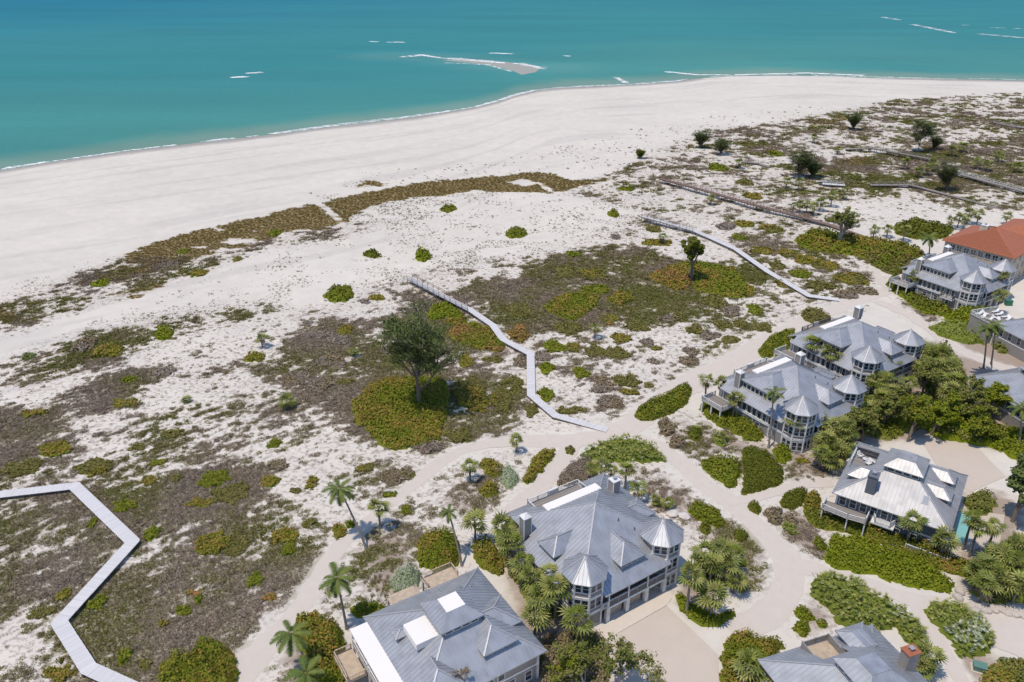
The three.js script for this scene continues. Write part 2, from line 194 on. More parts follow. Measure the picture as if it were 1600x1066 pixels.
village.poly(pxPoly([[330, 1120], [520, 850], [700, 700], [900, 660], [1100, 560], [1250, 490], [1390, 410], [1700, 330], [1700, 1120]]), 1).line([[640, 435], [735, 485], [828, 553], [830, 618], [948, 672]].map(p => P(...p)), 3, 1).line([[0, 772], [118, 759], [205, 846], [92, 970], [200, 1080]].map(p => P(...p)), 3, 1).blur(4);
bare.blur(1);
const GY = (x, z) => { const d = dShore(x, z); if (d < 0) return SEA - Math.min(3, -d * 0.06); if (d < 60) return SEA + d / 60 + 0.05 * sm(0, 12, d) * (fbm(x * 0.05, z * 0.05, 2) - 0.5);
  const k = sm(60, 90, d) * (1 - Math.min(1, village.at(x, z))) * sm(-255, -235, x) * (1 - sm(375, 395, x)) * sm(-556, -530, z) * (1 - sm(-78, -64, z)); return k * (1.1 * (fbm(x * 0.045 + 4, z * 0.06, 3) - 0.5) + 0.35 * (fbm(x * 0.22, z * 0.22, 3) - 0.5)) ; };
// how far plants cover the sand at a point: 0 bare, 1 covered
const cover = (x, z) => { const s = scrub.at(x, z); if (s < 0.02) return 0; const a = x * 0.8 - z * 0.6, b = x * 0.6 + z * 0.8, n = 0.3 * fbm(x * 0.11 + 9, z * 0.13, 2) + 0.4 * fbm(a * 0.36, b * 0.75 + 5, 3) + 0.3 * fbm(a * 1.1, b * 1.9, 2); return sm(0.0, 0.08, s * 0.44 + 0.265 - n) * Math.min(1, s * 3) * (1 - bare.at(x, z)); };
function groundMat(x0, x1, z0, z1, W, H) {
  const d = new Uint8Array(W * H * 4), s8 = v => Math.max(0, Math.min(255, 255 * (v <= 0.0031308 ? v * 12.92 : 1.055 * Math.pow(v, 1 / 2.4) - 0.055)));
  const st = (x1 - x0) / W; srand(5);
  for (let j = 0; j < H; j++) for (let i = 0; i < W; i++) {
    const x = x0 + (i + 0.5) * (x1 - x0) / W, z = z1 - (j + 0.5) * (z1 - z0) / H, ds = dShore(x, z);
    const f = R(), n = fbm(x * 0.035, z * 0.06, 4), g = fbm(x * 0.4, z * 0.4, 3);
    let k = 0.9 + 0.13 * (n - 0.5) + 0.12 * (g - 0.5) + 0.07 * (f - 0.5), r = 0.63 * k, gg = 0.595 * k, b = 0.53 * k;
    if (ds < 14) { const w = 1 - sm(2.5, 6.5 + 5 * fbm(x * 0.03, z * 0.03, 2), ds + 2.5 * (fbm(x * 0.08, z * 0.08, 3) - 0.5)); r *= 1 - 0.45 * w; gg *= 1 - 0.44 * w; b *= 1 - 0.42 * w; }
    else if (ds < 200) { const wr = fbm(x * 0.02 + ds * 0.02, ds * 0.18, 3); const w = 0.1 * sm(0.55, 0.75, wr); r *= 1 - w; gg *= 1 - w; b *= 1 - 0.9 * w; }
    const wv = wet.at(x, z) * (1 - bare.at(x, z)); let c = ds > 60 ? cover(x, z) : 0;
    const mu = mulch.at(x, z) * (1 - bare.at(x, z));
    if (mu > 0.03) { const w = sm(0.25, 0.75, mu * 0.9 + 0.5 * (fbm(x * 0.7, z * 0.7, 3) - 0.5)) * 0.8; const q = 0.8 + 0.5 * f; r += (0.25 * q - r) * w; gg += (0.19 * q - gg) * w; b += (0.15 * q - b) * w; }
    if (c > 0) { const q = 0.75 + 0.55 * f, w = c * 0.85; const o = fbm(x * 0.11 + 40, z * 0.11, 2); r += ((0.25 - 0.05 * o) * q - r) * w; gg += ((0.20) * q - gg) * w; b += ((0.15 - 0.05 * o) * q - b) * w; }
    if (c < 0.5 && ds > 70) { const sp = scrub.at(x, z); if (sp > 0.05 && fbm(x * 1.9 + 3, z * 2.4, 2) + 0.25 * (f - 0.5) > 0.72 - 0.22 * sp) { const w = 0.55 * (1 - bare.at(x, z)); r += (0.24 - r) * w; gg += (0.195 - gg) * w; b += (0.165 - b) * w; } }
    if (wv > 0.02) { const q = 0.8 + 0.5 * f, w = sm(0.3, 0.55, wv + 1.1 * (fbm(x * 0.22, z * 0.4, 4) - 0.5)) * 0.9; r += (0.20 * q - r) * w; gg += (0.145 * q - gg) * w; b += (0.055 * q - b) * w; }
    const q = (j * W + i) * 4; d[q] = s8(r); d[q + 1] = s8(gg); d[q + 2] = s8(b); d[q + 3] = 255;
  }
  const t = new THREE.DataTexture(d, W, H); t.magFilter = THREE.LinearFilter; t.minFilter = THREE.LinearMipmapLinearFilter; t.generateMipmaps = true; t.colorSpace = THREE.SRGBColorSpace; t.needsUpdate = true;
  return new THREE.MeshPhysicalMaterial({ map: t, roughness: 0.97, specularIntensity: 0.2, side: THREE.DoubleSide });
}
function groundSheet(name, x0, x1, nx, z0, z1, nz, mat) {
  const p = [], uv = [], ix = []; for (let j = 0; j <= nz; j++) for (let i = 0; i <= nx; i++) { const x = x0 + (x1 - x0) * i / nx, z = z1 - (z1 - z0) * j / nz; p.push(x, GY(x, z), z); uv.push(i / nx, j / nz); if (i < nx && j < nz) { const a = j * (nx + 1) + i, b = a + 1, c = a + nx + 1, e = c + 1; ix.push(a, b, e, a, e, c); } }
  const g = new THREE.BufferGeometry(); g.setAttribute('position', new THREE.Float32BufferAttribute(p, 3)); g.setAttribute('uv', new THREE.Float32BufferAttribute(uv, 2)); g.setIndex(ix); g.computeVertexNormals();
  const m = put(name, g, mat); m.userData.kind = 'structure'; m.userData.label = 'pale sand ground of the beach and dunes'; m.userData.category = 'ground'; return m;
}
groundSheet('ground', -120, 150, 270, -190, -55, 135, groundMat(-120, 150, -190, -55, 2048, 1024));
groundSheet('ground', -260, -120, 140, -190, -55, 60, groundMat(-260, -120, -190, -55, 512, 512));
groundSheet('ground', 150, 400, 125, -190, -55, 60, groundMat(150, 400, -190, -55, 512, 512));
groundSheet('ground', -260, 400, 660, -560, -190, 150, groundMat(-260, 400, -560, -190, 2048, 1536));
const farSand = groundMat(400, 460, -300, -240, 128, 128);
groundSheet('ground', -1500, -260, 120, -560, -55, 60, farSand); groundSheet('ground', 400, 2500, 60, -900, -55, 60, farSand);
groundSheet('ground', -260, 400, 66, -760, -560, 20, farSand); groundSheet('ground', -1500, 2500, 40, -55, 600, 20, farSand);
for (const [label, pts] of PATHS) { // trodden sand, laid as one sheet over the ground
  const L = [], Rr = []; const cs = new THREE.CatmullRomCurve3(pts.map(p => { const q = P(p[0], p[1]); return new THREE.Vector3(q[0], p[2], q[1]); })); const n = Math.ceil(cs.getLength() / 0.8);
  for (let k = 0; k <= n; k++) { const c = cs.getPointAt(k / n), t = cs.getTangentAt(k / n), l = Math.hypot(t.x, t.z), ax = -t.z / l, az = t.x / l; const taper = Math.min(1, 0.6 + k * 0.1, 0.6 + (n - k) * 0.1); const wa = c.y * taper * (0.62 + 0.72 * fbm(k * 0.33, c.x * 0.2, 4)), wb = c.y * taper * (0.62 + 0.72 * fbm(k * 0.33 + 50, c.z * 0.2, 4)); L.push([c.x + ax * wa, c.z + az * wa]); Rr.push([c.x - ax * wb, c.z - az * wb]); }
  const m = new MB(); const Y = 0.02 + 0.004 * PATHS.findIndex(q => q[0] === label); srand(91);
  for (let k = 0; k < n; k++) for (let j = 0; j < 4; j++) { const e = 0.9 + 0.2 * R(); m.col = [e, e, e]; const f = (i, s) => [L[i][0] + (Rr[i][0] - L[i][0]) * s / 4, Y + Math.max(0, GY(L[i][0] + (Rr[i][0] - L[i][0]) * s / 4, L[i][1] + (Rr[i][1] - L[i][1]) * s / 4)), L[i][1] + (Rr[i][1] - L[i][1]) * s / 4]; m.col = [1, 1, 1]; m.quad(f(k, j), f(k, j + 1), f(k + 1, j + 1), f(k + 1, j)); }
  const o = m.build('sand_path', M.path); o.userData = { label, category: 'path', kind: 'structure' };
}
{ const m = new MB().prism(DRIVE, -0.05, 0.075); const o = m.build('driveway', M.concrete); o.userData = { label: 'pale concrete driveway in front of the garages', category: 'driveway', kind: 'structure' };
  const oa = new MB().prism(pxPoly([[925, 992], [1040, 921], [1050, 935], [1042.5, 946], [948, 1000]]), -0.05, 0.1).build('driveway', std(0.60, 0.54, 0.46, 0.9, { map: rep(faint, 0.2, 0.2) })); oa.userData = { label: 'paler concrete apron between garages and driveway', category: 'driveway', kind: 'structure' };
  const o2 = new MB().prism(pxPoly([[1440, 690], [1500, 672], [1572, 745], [1515, 770], [1470, 738]]), -0.05, 0.07).build('driveway', M.concrete); o2.userData = { label: 'pale driveway behind the white roofed house', category: 'driveway', kind: 'structure' };
  const w = std(0.20, 0.45, 0.42, 0.12); const o3 = new MB().prism(pxPoly([[1488, 852], [1498, 800], [1519, 804], [1513, 846]]), -0.4, 0.1).build('pool_water', w); o3.userData = { label: 'pale turquoise pool beside the white roofed house', category: 'pool', kind: 'structure' };
  const o4 = new MB().prism(pxPoly([[1480, 868], [1496, 795], [1570, 805], [1562, 850]]), -0.05, 0.06).build('pool_terrace', M.concrete); o4.userData = { label: 'pale terrace around the turquoise pool', category: 'terrace', kind: 'structure' }; }
{ // sea: turbid shallow water, greener over the shoals near the shore
  const W = 1024, H = 1024, d = new Uint8Array(W * H * 4), x0 = -1300, x1 = 1500, z0 = -2600, z1 = -250; const s8 = v => Math.max(0, Math.min(255, 255 * (v <= 0.0031308 ? v * 12.92 : 1.055 * Math.pow(v, 1 / 2.4) - 0.055)));
  const bar = [[622, 88], [680, 90], [740, 96], [800, 104], [846, 106]].map(p => P(p[0], p[1], SEA));
  for (let j = 0; j < H; j++) for (let i = 0; i < W; i++) { const x = x0 + (i + 0.5) * (x1 - x0) / W, z = z1 - Math.pow((j + 0.5) / H, 1.6) * (z1 - z0), ds = -dShore(x, z);
    let bd = 1e9; for (const b of bar) bd = Math.min(bd, Math.hypot((x - b[0]) * 0.6, z - b[1])); const wob = 60 * (fbm(x * 0.012, z * 0.012, 4) - 0.5) + 220 * (fbm(x * 0.003, z * 0.004, 3) - 0.5);
    const deep = sm(-20, 260, ds + wob), far = sm(250, 1100, ds + wob), shoal = 1 - sm(6, 34, ds + 12 * (fbm(x * 0.05, z * 0.05, 3) - 0.5)), onbar = 1 - sm(8, 40, bd);
    let r = 0.055 * (1 - deep) + 0.028 * deep, g = 0.225 * (1 - deep) + 0.195 * deep, b = 0.205 * (1 - deep) + 0.208 * deep; r += (0.002 - r) * far; g += (0.145 - g) * far; b += (0.215 - b) * far;
    r += (0.22 - r) * shoal * 0.55; g += (0.28 - g) * shoal * 0.55; b += (0.22 - b) * shoal * 0.55; const q2 = onbar * 0.45; r += (0.10 - r) * q2; g += (0.27 - g) * q2; b += (0.25 - b) * q2;
    const n = 0.88 + 0.24 * fbm(x * 0.006, z * 0.03, 4); const q = (j * W + i) * 4; d[q] = s8(r * n); d[q + 1] = s8(g * n); d[q + 2] = s8(b * n); d[q + 3] = 255; }
  const t = new THREE.DataTexture(d, W, H); t.magFilter = THREE.LinearFilter; t.minFilter = THREE.LinearMipmapLinearFilter; t.generateMipmaps = true; t.colorSpace = THREE.SRGBColorSpace; t.needsUpdate = true;
  const wave = noiseTex(256, (u, v) => { const n = 0.6 * tile(u, v, 9, 3) + 0.4 * tile(u, v, 34, 3); return [n, n, n]; });
  const wv = rep(wave, 1, 1); wv.repeat.set(60, 60);
  const mat = new THREE.MeshPhysicalMaterial({ map: t, roughness: 0.45, specularIntensity: 0.07, bumpMap: wv, bumpScale: 0.5, ior: 1.33, side: THREE.DoubleSide });
  const p = [], uv = [], ix = [], nx = 60, nz = 120; for (let j = 0; j <= nz; j++) for (let i = 0; i <= nx; i++) { const x = x0 + (x1 - x0) * i / nx, v = j / nz, z = z1 - Math.pow(v, 1.6) * (z1 - z0); p.push(x, SEA, z); uv.push(i / nx, v); if (i < nx && j < nz) { const a = j * (nx + 1) + i; ix.push(a, a + 1, a + nx + 2, a, a + nx + 2, a + nx + 1); } }
  const g = new THREE.BufferGeometry(); g.setAttribute('position', new THREE.Float32BufferAttribute(p, 3)); g.setAttribute('uv', new THREE.Float32BufferAttribute(uv, 2)); g.setIndex(ix); g.computeVertexNormals(); const s = put('sea', g, mat); s.userData = { label: 'turquoise sea off the white beach', category: 'sea', kind: 'structure' };
  const fm = new THREE.MeshPhysicalMaterial({ roughness: 0.45, specularIntensity: 0.07 }); fm.color.setRGB(0.002, 0.145, 0.215); const fs = put('sea', new THREE.PlaneGeometry(16000, 5000).rotateX(-Math.PI / 2).translate(0, SEA, -5100), fm); fs.userData = { label: 'open sea toward the horizon', category: 'sea', kind: 'structure' };
  // foam: torn ribbons of small flakes along the breakers
  const foam = new MB(); foam.col = [0.8, 0.82, 0.82]; srand(33); let lift = 0;
  const flake = (x, z, a, b) => { const y = SEA + 0.03 + (lift = (lift + 0.0007) % 0.02), n = 6, o = rr(0, 6); const q = k => { const t = o + k / n * 6.283, w = rr(0.6, 1.2); return [x + Math.cos(t) * a * w, y, z + Math.sin(t) * b * w]; }; const ring = []; for (let k = 0; k < n; k++) ring.push(q(k)); for (let k = 1; k + 1 < n; k++) foam.tri(ring[0], ring[k + 1], ring[k]); };
  const breaker = (pts, w, dens, len = 3) => { const q = pts.map(p => P(p[0], p[1], SEA)); for (let s = 0; s + 1 < q.length; s++) { const [ax, az] = q[s], [bx, bz] = q[s + 1], L = Math.hypot(bx - ax, bz - az); for (let k = 0; k < L * dens; k++) { const t = R(), gap = fbm((ax + (bx - ax) * t) * 0.05, s * 3 + w, 3); if (gap < 0.38) continue; const o = (R() + R() - 1) * w * (gap - 0.2); flake(ax + (bx - ax) * t + rr(-1, 1), az + (bz - az) * t + o, rr(0.5, len), rr(0.2, 0.7)); } } };
  for (let i = 2; i + 1 < shore.length - 1; i++) { const [ax, az] = shore[i], [bx, bz] = shore[i + 1], L = Math.hypot(bx - ax, bz - az); for (let k = 0; k < L * 5; k++) { const t = R(), x = ax + (bx - ax) * t, line = R() < 0.55 ? 0 : 1, ph = fbm(x * 0.04 + line * 20, 3, 3); if (ph < 0.34) continue; flake(x, zShore(x) - 0.6 - line * 4.5 * ph - rr(0, 1.2), rr(0.4, 1.8), rr(0.12, 0.35)); } }
  breaker([[626, 89], [660, 86], [690, 91], [730, 93], [770, 97], [815, 100], [850, 107]], 14, 3.4, 3); breaker([[690, 98], [760, 101], [800, 112]], 3, 1.2, 2); breaker([[580, 65], [605, 66], [632, 66]], 6, 3, 4); breaker([[765, 83], [800, 84]], 6, 4, 3); breaker([[362, 121], [385, 120]], 8, 6, 3); breaker([[385, 115], [408, 113]], 8, 3, 3);
  breaker([[1040, 112], [1090, 117], [1150, 117], [1260, 114], [1350, 118]], 4, 4, 3); breaker([[1380, 27], [1405, 31]], 10, 1.5, 5); breaker([[1425, 38], [1490, 51]], 16, 1.2, 6); breaker([[1505, 39], [1530, 41]], 14, 1.5, 5); breaker([[1530, 53], [1600, 59], [1660, 62]], 18, 1.2, 6); breaker([[1545, 43], [1600, 45]], 12, 0.8, 5); breaker([[880, 87], [890, 88]], 4, 3, 3); breaker([[962, 121], [980, 130]], 8, 2, 3);
  tag(foam.build('surf_foam', std(1, 1, 1, 0.9, { vertexColors: true })), 'white surf foam on the turquoise water and along the shore', 'foam', null, 'stuff');
  const sb = new MB(); sb.col = [0.30, 0.31, 0.28]; sb.prism([[690, 94], [730, 92], [790, 97], [830, 101], [846, 106], [836, 113], [815, 117], [800, 110], [760, 101]].map(p => P(p[0], p[1], SEA)), SEA - 0.5, SEA + 0.02); const o = sb.build('sandbar', M.dull); o.userData = { label: 'sandbar awash among the breakers', category: 'sandbar', kind: 'structure' };
}
// ---------------------------------------------------------------- houses
// one roof slope: outline in plan, height from hf, slab with standing seams running down the slope
function slope(mb, sb, pl, hf, holes = [], th = 0.16, seam = 0.6) {
  const V2 = q => new THREE.Vector2(q[0], q[1]); const all = [...pl, ...holes.flat()]; const f = THREE.ShapeUtils.triangulateShape(pl.map(V2), holes.map(h => h.map(V2)));
  const T = q => [q[0], hf(q[0], q[1]), q[1]], B = q => [q[0], hf(q[0], q[1]) - th, q[1]];
  for (const [a, b, c] of f) { const A = all[a], Bb = all[b], C = all[c]; const ar = (Bb[0] - A[0]) * (C[1] - A[1]) - (Bb[1] - A[1]) * (C[0] - A[0]); const o = ar > 0 ? [A, C, Bb] : [A, Bb, C]; mb.tri(...o.map(T)); mb.tri(...o.slice().reverse().map(B)); }
  for (const ring of [pl, ...holes]) for (let i = 0, j = ring.length - 1; i < ring.length; j = i++) mb.quad(B(ring[j]), B(ring[i]), T(ring[i]), T(ring[j]));
  if (!sb) return; const gx = hf(1, 0) - hf(0, 0), gz = hf(0, 1) - hf(0, 0), gl = Math.hypot(gx, gz); if (gl < 0.05) return; const dx = gx / gl, dz = gz / gl, sx = -dz, sz = dx; let lo = 1e9, hi = -1e9; for (const q of pl) { const s = q[0] * sx + q[1] * sz; lo = Math.min(lo, s); hi = Math.max(hi, s); }
  for (let s = Math.ceil((lo + 0.05) / seam) * seam; s < hi - 0.05; s += seam) { const ts = []; for (const ring of [pl, ...holes]) for (let i = 0, j = ring.length - 1; i < ring.length; j = i++) { const a = ring[j], b = ring[i], sa = a[0] * sx + a[1] * sz - s, sb2 = b[0] * sx + b[1] * sz - s; if ((sa > 0) !== (sb2 > 0)) { const k = sa / (sa - sb2), x = a[0] + (b[0] - a[0]) * k, z = a[1] + (b[1] - a[1]) * k; ts.push(x * dx + z * dz); } }
    ts.sort((a, b) => a - b); for (let k = 0; k + 1 < ts.length; k += 2) { if (ts[k + 1] - ts[k] < 0.25) continue; const q = t => { const x = sx * s + dx * t, z = sz * s + dz * t; return [x, hf(x, z) + 0.02, z]; }; sb.bar(q(ts[k] + 0.02), q(ts[k + 1] - 0.02), 0.05, 0.07); } }
}
const cap = (mb, a, b) => mb.bar([a[0], a[1] + 0.04, a[2]], [b[0], b[1] + 0.04, b[2]], 0.2, 0.1);
const winGeo = {};
// a window in a wall; (x,y,z) is its centre, ang the way it faces (0 = +z, turning toward +x)
function win(g, x, y, z, ang, w, h, nx = 1, ny = 2) {
  const k = [w, h, nx, ny].join(); if (!winGeo[k]) { const f = new MB(), t = 0.09; f.box(-w / 2 - t, w / 2 + t, h / 2, h / 2 + t, -0.05, 0.07).box(-w / 2 - t, w / 2 + t, -h / 2 - t, -h / 2, -0.05, 0.1).box(-w / 2 - t, -w / 2, -h / 2, h / 2, -0.05, 0.07).box(w / 2, w / 2 + t, -h / 2, h / 2, -0.05, 0.07);
    for (let i = 1; i < nx; i++) f.box(-w / 2 + w * i / nx - 0.04, -w / 2 + w * i / nx + 0.04, -h / 2, h / 2, -0.02, 0.06); for (let i = 1; i < ny; i++) f.box(-w / 2, w / 2, -h / 2 + h * i / ny - 0.025, -h / 2 + h * i / ny + 0.025, -0.02, 0.055);
    winGeo[k] = [f.geo(), new MB().box(-w / 2, w / 2, -h / 2, h / 2, -0.04, 0.03).geo()]; }
  const o = put('window', winGeo[k][0], M.white, g); o.position.set(x, y, z); o.rotation.y = ang; put('pane', winGeo[k][1], M.glass, o); return o;
}
function winRow(g, a, b, y, ang, n, w, h, nx = 1, ny = 2) { for (let k = 0; k < n; k++) { const t = n === 1 ? 0.5 : k / (n - 1); win(g, a[0] + (b[0] - a[0]) * t, y, a[1] + (b[1] - a[1]) * t, ang, w, h, nx, ny); } }
function railing(g, pts, y, mat = M.white, h = 1, gap = 0.16) { // one run of railing: posts, rails and balusters
  const m = new MB(); for (let s = 0; s + 1 < pts.length; s++) { const [ax, az] = pts[s], [bx, bz] = pts[s + 1], L = Math.hypot(bx - ax, bz - az), n = Math.max(1, Math.round(L / 1.9)); m.bar([ax, y + h, az], [bx, y + h, bz], 0.12, 0.07); m.bar([ax, y + 0.12, az], [bx, y + 0.12, bz], 0.07, 0.07); const nb = Math.round(L / gap); for (let k = 1; k < nb; k++) { const x = ax + (bx - ax) * k / nb, z = az + (bz - az) * k / nb; m.box(x - 0.02, x + 0.02, y + 0.15, y + h - 0.03, z - 0.02, z + 0.02); }
    for (let k = 0; k <= n; k++) { const x = ax + (bx - ax) * k / n, z = az + (bz - az) * k / n; m.box(x - 0.07, x + 0.07, y, y + h + 0.12, z - 0.07, z + 0.07); } } return m.build('railing', mat, g); }
function planks(g, name, x0, x1, z0, z1, y, mat, along = 'x', w = 0.15) { const m = new MB(); srand(77); const n = Math.round((along === 'x' ? z1 - z0 : x1 - x0) / w); for (let k = 0; k < n; k++) { const e = rr(0.82, 1.12); m.col = [e, e, e]; if (along === 'x') m.box(x0, x1, y - 0.05, y, z0 + (z1 - z0) * k / n + 0.006, z0 + (z1 - z0) * (k + 1) / n - 0.006); else m.box(x0 + (x1 - x0) * k / n + 0.006, x0 + (x1 - x0) * (k + 1) / n - 0.006, y - 0.05, y, z0, z1); } return m.build(name, mat, g); }
function chimney(g, x, z, y0, y1, w, d, mat = M.siding, capMat = M.white, open = true) { const m = new MB().box(x - w / 2, x + w / 2, y0, y1, z - d / 2, z + d / 2); const o = m.build('chimney', mat, g); const t = new MB(); t.box(x - w / 2 - 0.1, x + w / 2 + 0.1, y1, y1 + 0.14, z - d / 2 - 0.1, z + d / 2 + 0.1); if (capMat === M.white) for (const [i, j] of [[-1, -1], [1, -1], [1, 1], [-1, 1]]) t.box(x + i * (w / 2 + 0.02) - 0.07, x + i * (w / 2 + 0.02) + 0.07, y0 + 0.6, y1, z + j * (d / 2 + 0.02) - 0.07, z + j * (d / 2 + 0.02) + 0.07); t.build('chimney_cap', capMat, o);
  if (open) new MB().tube([[x, y1 + 0.1, z], [x, y1 + 0.5, z]], 0.2, 8).box(x - 0.3, x + 0.3, y1 + 0.5, y1 + 0.58, z - 0.3, z + 0.3).build('flue', M.seam, o); else { const r = new MB(); const c = [x, y1 + 0.75, z], q = [[-1, -1], [1, -1], [1, 1], [-1, 1]].map(k => [x + k[0] * (w / 2 + 0.1), y1 + 0.14, z + k[1] * (d / 2 + 0.1)]); for (let k = 0; k < 4; k++) r.tri(q[k], c, q[(k + 1) % 4]); r.build('chimney_hood', capMat, o); } return o; }
// hipped dormer standing on the slope of one side. T maps (along, out) to plan; out = 0 at the eave, negative inward
function dormer(g, T, E, S, c, w, f, he, sd, ang, nwin, mats = [M.roof, M.siding], winH = 0.95, flat = 0) {
  const hr = he + sd * (w - flat), bo = h => -(h - E) / S, fr = f - (w - flat), m = new MB(), s = new MB(), w2 = a => T(a[0], a[1]);
  const o = T(0, 0), ax = T(1, 0), ay = T(0, 1), ux = ax[0] - o[0], uz = ax[1] - o[1], vx = ay[0] - o[0], vz = ay[1] - o[1]; const inv = (x, z) => [(x - o[0]) * ux + (z - o[1]) * uz, (x - o[0]) * vx + (z - o[1]) * vz];
  const front = (x, z) => he + sd * (f - inv(x, z)[1]), left = (x, z) => he + sd * (inv(x, z)[0] - (c - w)), right = (x, z) => he + sd * (c + w - inv(x, z)[0]);
  slope(m, s, [[c - w, f], [c + w, f], [c + flat, fr], ...(flat ? [[c - flat, fr]] : [])].map(w2), front); slope(m, s, [[c - w, f], [c - flat, fr], [c - flat, bo(hr) - 0.25], [c - w, bo(he) - 0.25]].map(w2), left); slope(m, s, [[c + w, f], [c + w, bo(he) - 0.25], [c + flat, bo(hr) - 0.25], [c + flat, fr]].map(w2), right);
  if (flat) slope(m, null, [[c - flat, fr], [c + flat, fr], [c + flat, bo(hr) - 0.25], [c - flat, bo(hr) - 0.25]].map(w2), () => hr);
  const p3 = (a, h) => { const q = T(a[0], a[1]); return [q[0], h, q[1]]; }; cap(s, p3([c - w, f], he), p3([c - flat, fr], hr)); cap(s, p3([c + w, f], he), p3([c + flat, fr], hr)); cap(s, p3([c, fr], hr), p3([c, bo(hr)], hr));
  const r = m.build('dormer_roof', mats[0], g); s.build('standing_seam', M.seam, r);
  const wi = w - 0.4, fi = f - 0.45, wl = new MB().prism([[c - wi, fi], [c + wi, fi], [c + wi, bo(he) + 0.1], [c - wi, bo(he) + 0.1]].map(w2), Math.max(E, E - S * fi) - 0.15, he - 0.12); wl.build('dormer_wall', mats[1], g);
  const yb = E - S * fi, hh = Math.min(winH, he - yb - 0.35), wy = yb + 0.2 + hh / 2; if (nwin && hh > 0.25) { const ww = Math.min(1.0, 2 * wi / nwin - 0.22); for (let k = 0; k < nwin; k++) { const q = T(c - wi + (k + 0.5) * 2 * wi / nwin, fi + 0.03); win(g, q[0], wy, q[1], ang, ww, hh, 1, 1); } }
}
function turret(g, cx, cz, faces, roofMat) {
  const oct = (r, k) => [cx + r * Math.cos((22.5 + 45 * k) * Math.PI / 180), cz + r * Math.sin((22.5 + 45 * k) * Math.PI / 180)], ring = r => [0, 1, 2, 3, 4, 5, 6, 7].map(k => oct(r, k)).reverse(); const r0 = 2.75;
  new MB().prism(ring(r0), -0.1, 8.3).build('turret_wall', M.siding, g);
  const tr = new MB(); for (const [y0, y1, e] of [[2.45, 2.95, 0.12], [5.25, 5.65, 0.14], [7.95, 8.28, 0.1], [3.95 - 0.55, 3.52, 0.05], [6.32, 6.45, 0.05], [-0.05, 0.25, 0.05]]) tr.prism(ring(r0 + e), y0, y1); for (let k = 0; k < 8; k++) { const q = oct(r0 + 0.03, k); tr.box(q[0] - 0.13, q[0] + 0.13, 0, 8.0, q[1] - 0.13, q[1] + 0.13); } tr.build('turret_trim', M.white, g);
  for (const k of faces.up) { const a = 45 * k * Math.PI / 180, d = r0 * Math.cos(Math.PI / 8) + 0.02; for (const s of [-0.5, 0.5]) win(g, cx + Math.cos(a) * d - Math.sin(a) * s, 7.2, cz + Math.sin(a) * d + Math.cos(a) * s, Math.PI / 2 - a, 0.74, 1.3); }
  for (const k of faces.mid) { const a = 45 * k * Math.PI / 180, d = r0 * Math.cos(Math.PI / 8) + 0.02; for (const s of [-0.5, 0.5]) win(g, cx + Math.cos(a) * d - Math.sin(a) * s, 4.38, cz + Math.sin(a) * d + Math.cos(a) * s, Math.PI / 2 - a, 0.78, 1.55); }
  for (const k of faces.low) { const a = 45 * k * Math.PI / 180, d = r0 * Math.cos(Math.PI / 8) + 0.02; for (const s of [-0.5, 0.5]) win(g, cx + Math.cos(a) * d - Math.sin(a) * s, 1.3, cz + Math.sin(a) * d + Math.cos(a) * s, Math.PI / 2 - a, 0.72, 1.7); }
  const m = new MB(), s = new MB(); for (let k = 0; k < 8; k++) { const a = oct(3.3, k), b = oct(3.3, k + 1), an = 45 * (k + 1) * Math.PI / 180, ap = 3.3 * Math.cos(Math.PI / 8), hf = (x, z) => 8.25 + (ap - ((x - cx) * Math.cos(an) + (z - cz) * Math.sin(an))) * 2.4 / ap; slope(m, s, [b, a, [cx, cz]], hf, [], 0.14, 0.55); cap(s, [a[0], 8.25, a[1]], [cx, 10.65, cz]); }
  const r = m.build('turret_roof', roofMat, g); s.build('standing_seam', M.seam, r); new MB().tube([[cx, 10.6, cz], [cx, 10.95, cz]], [0.12, 0.02], 6).build('finial', M.seam, r);
}
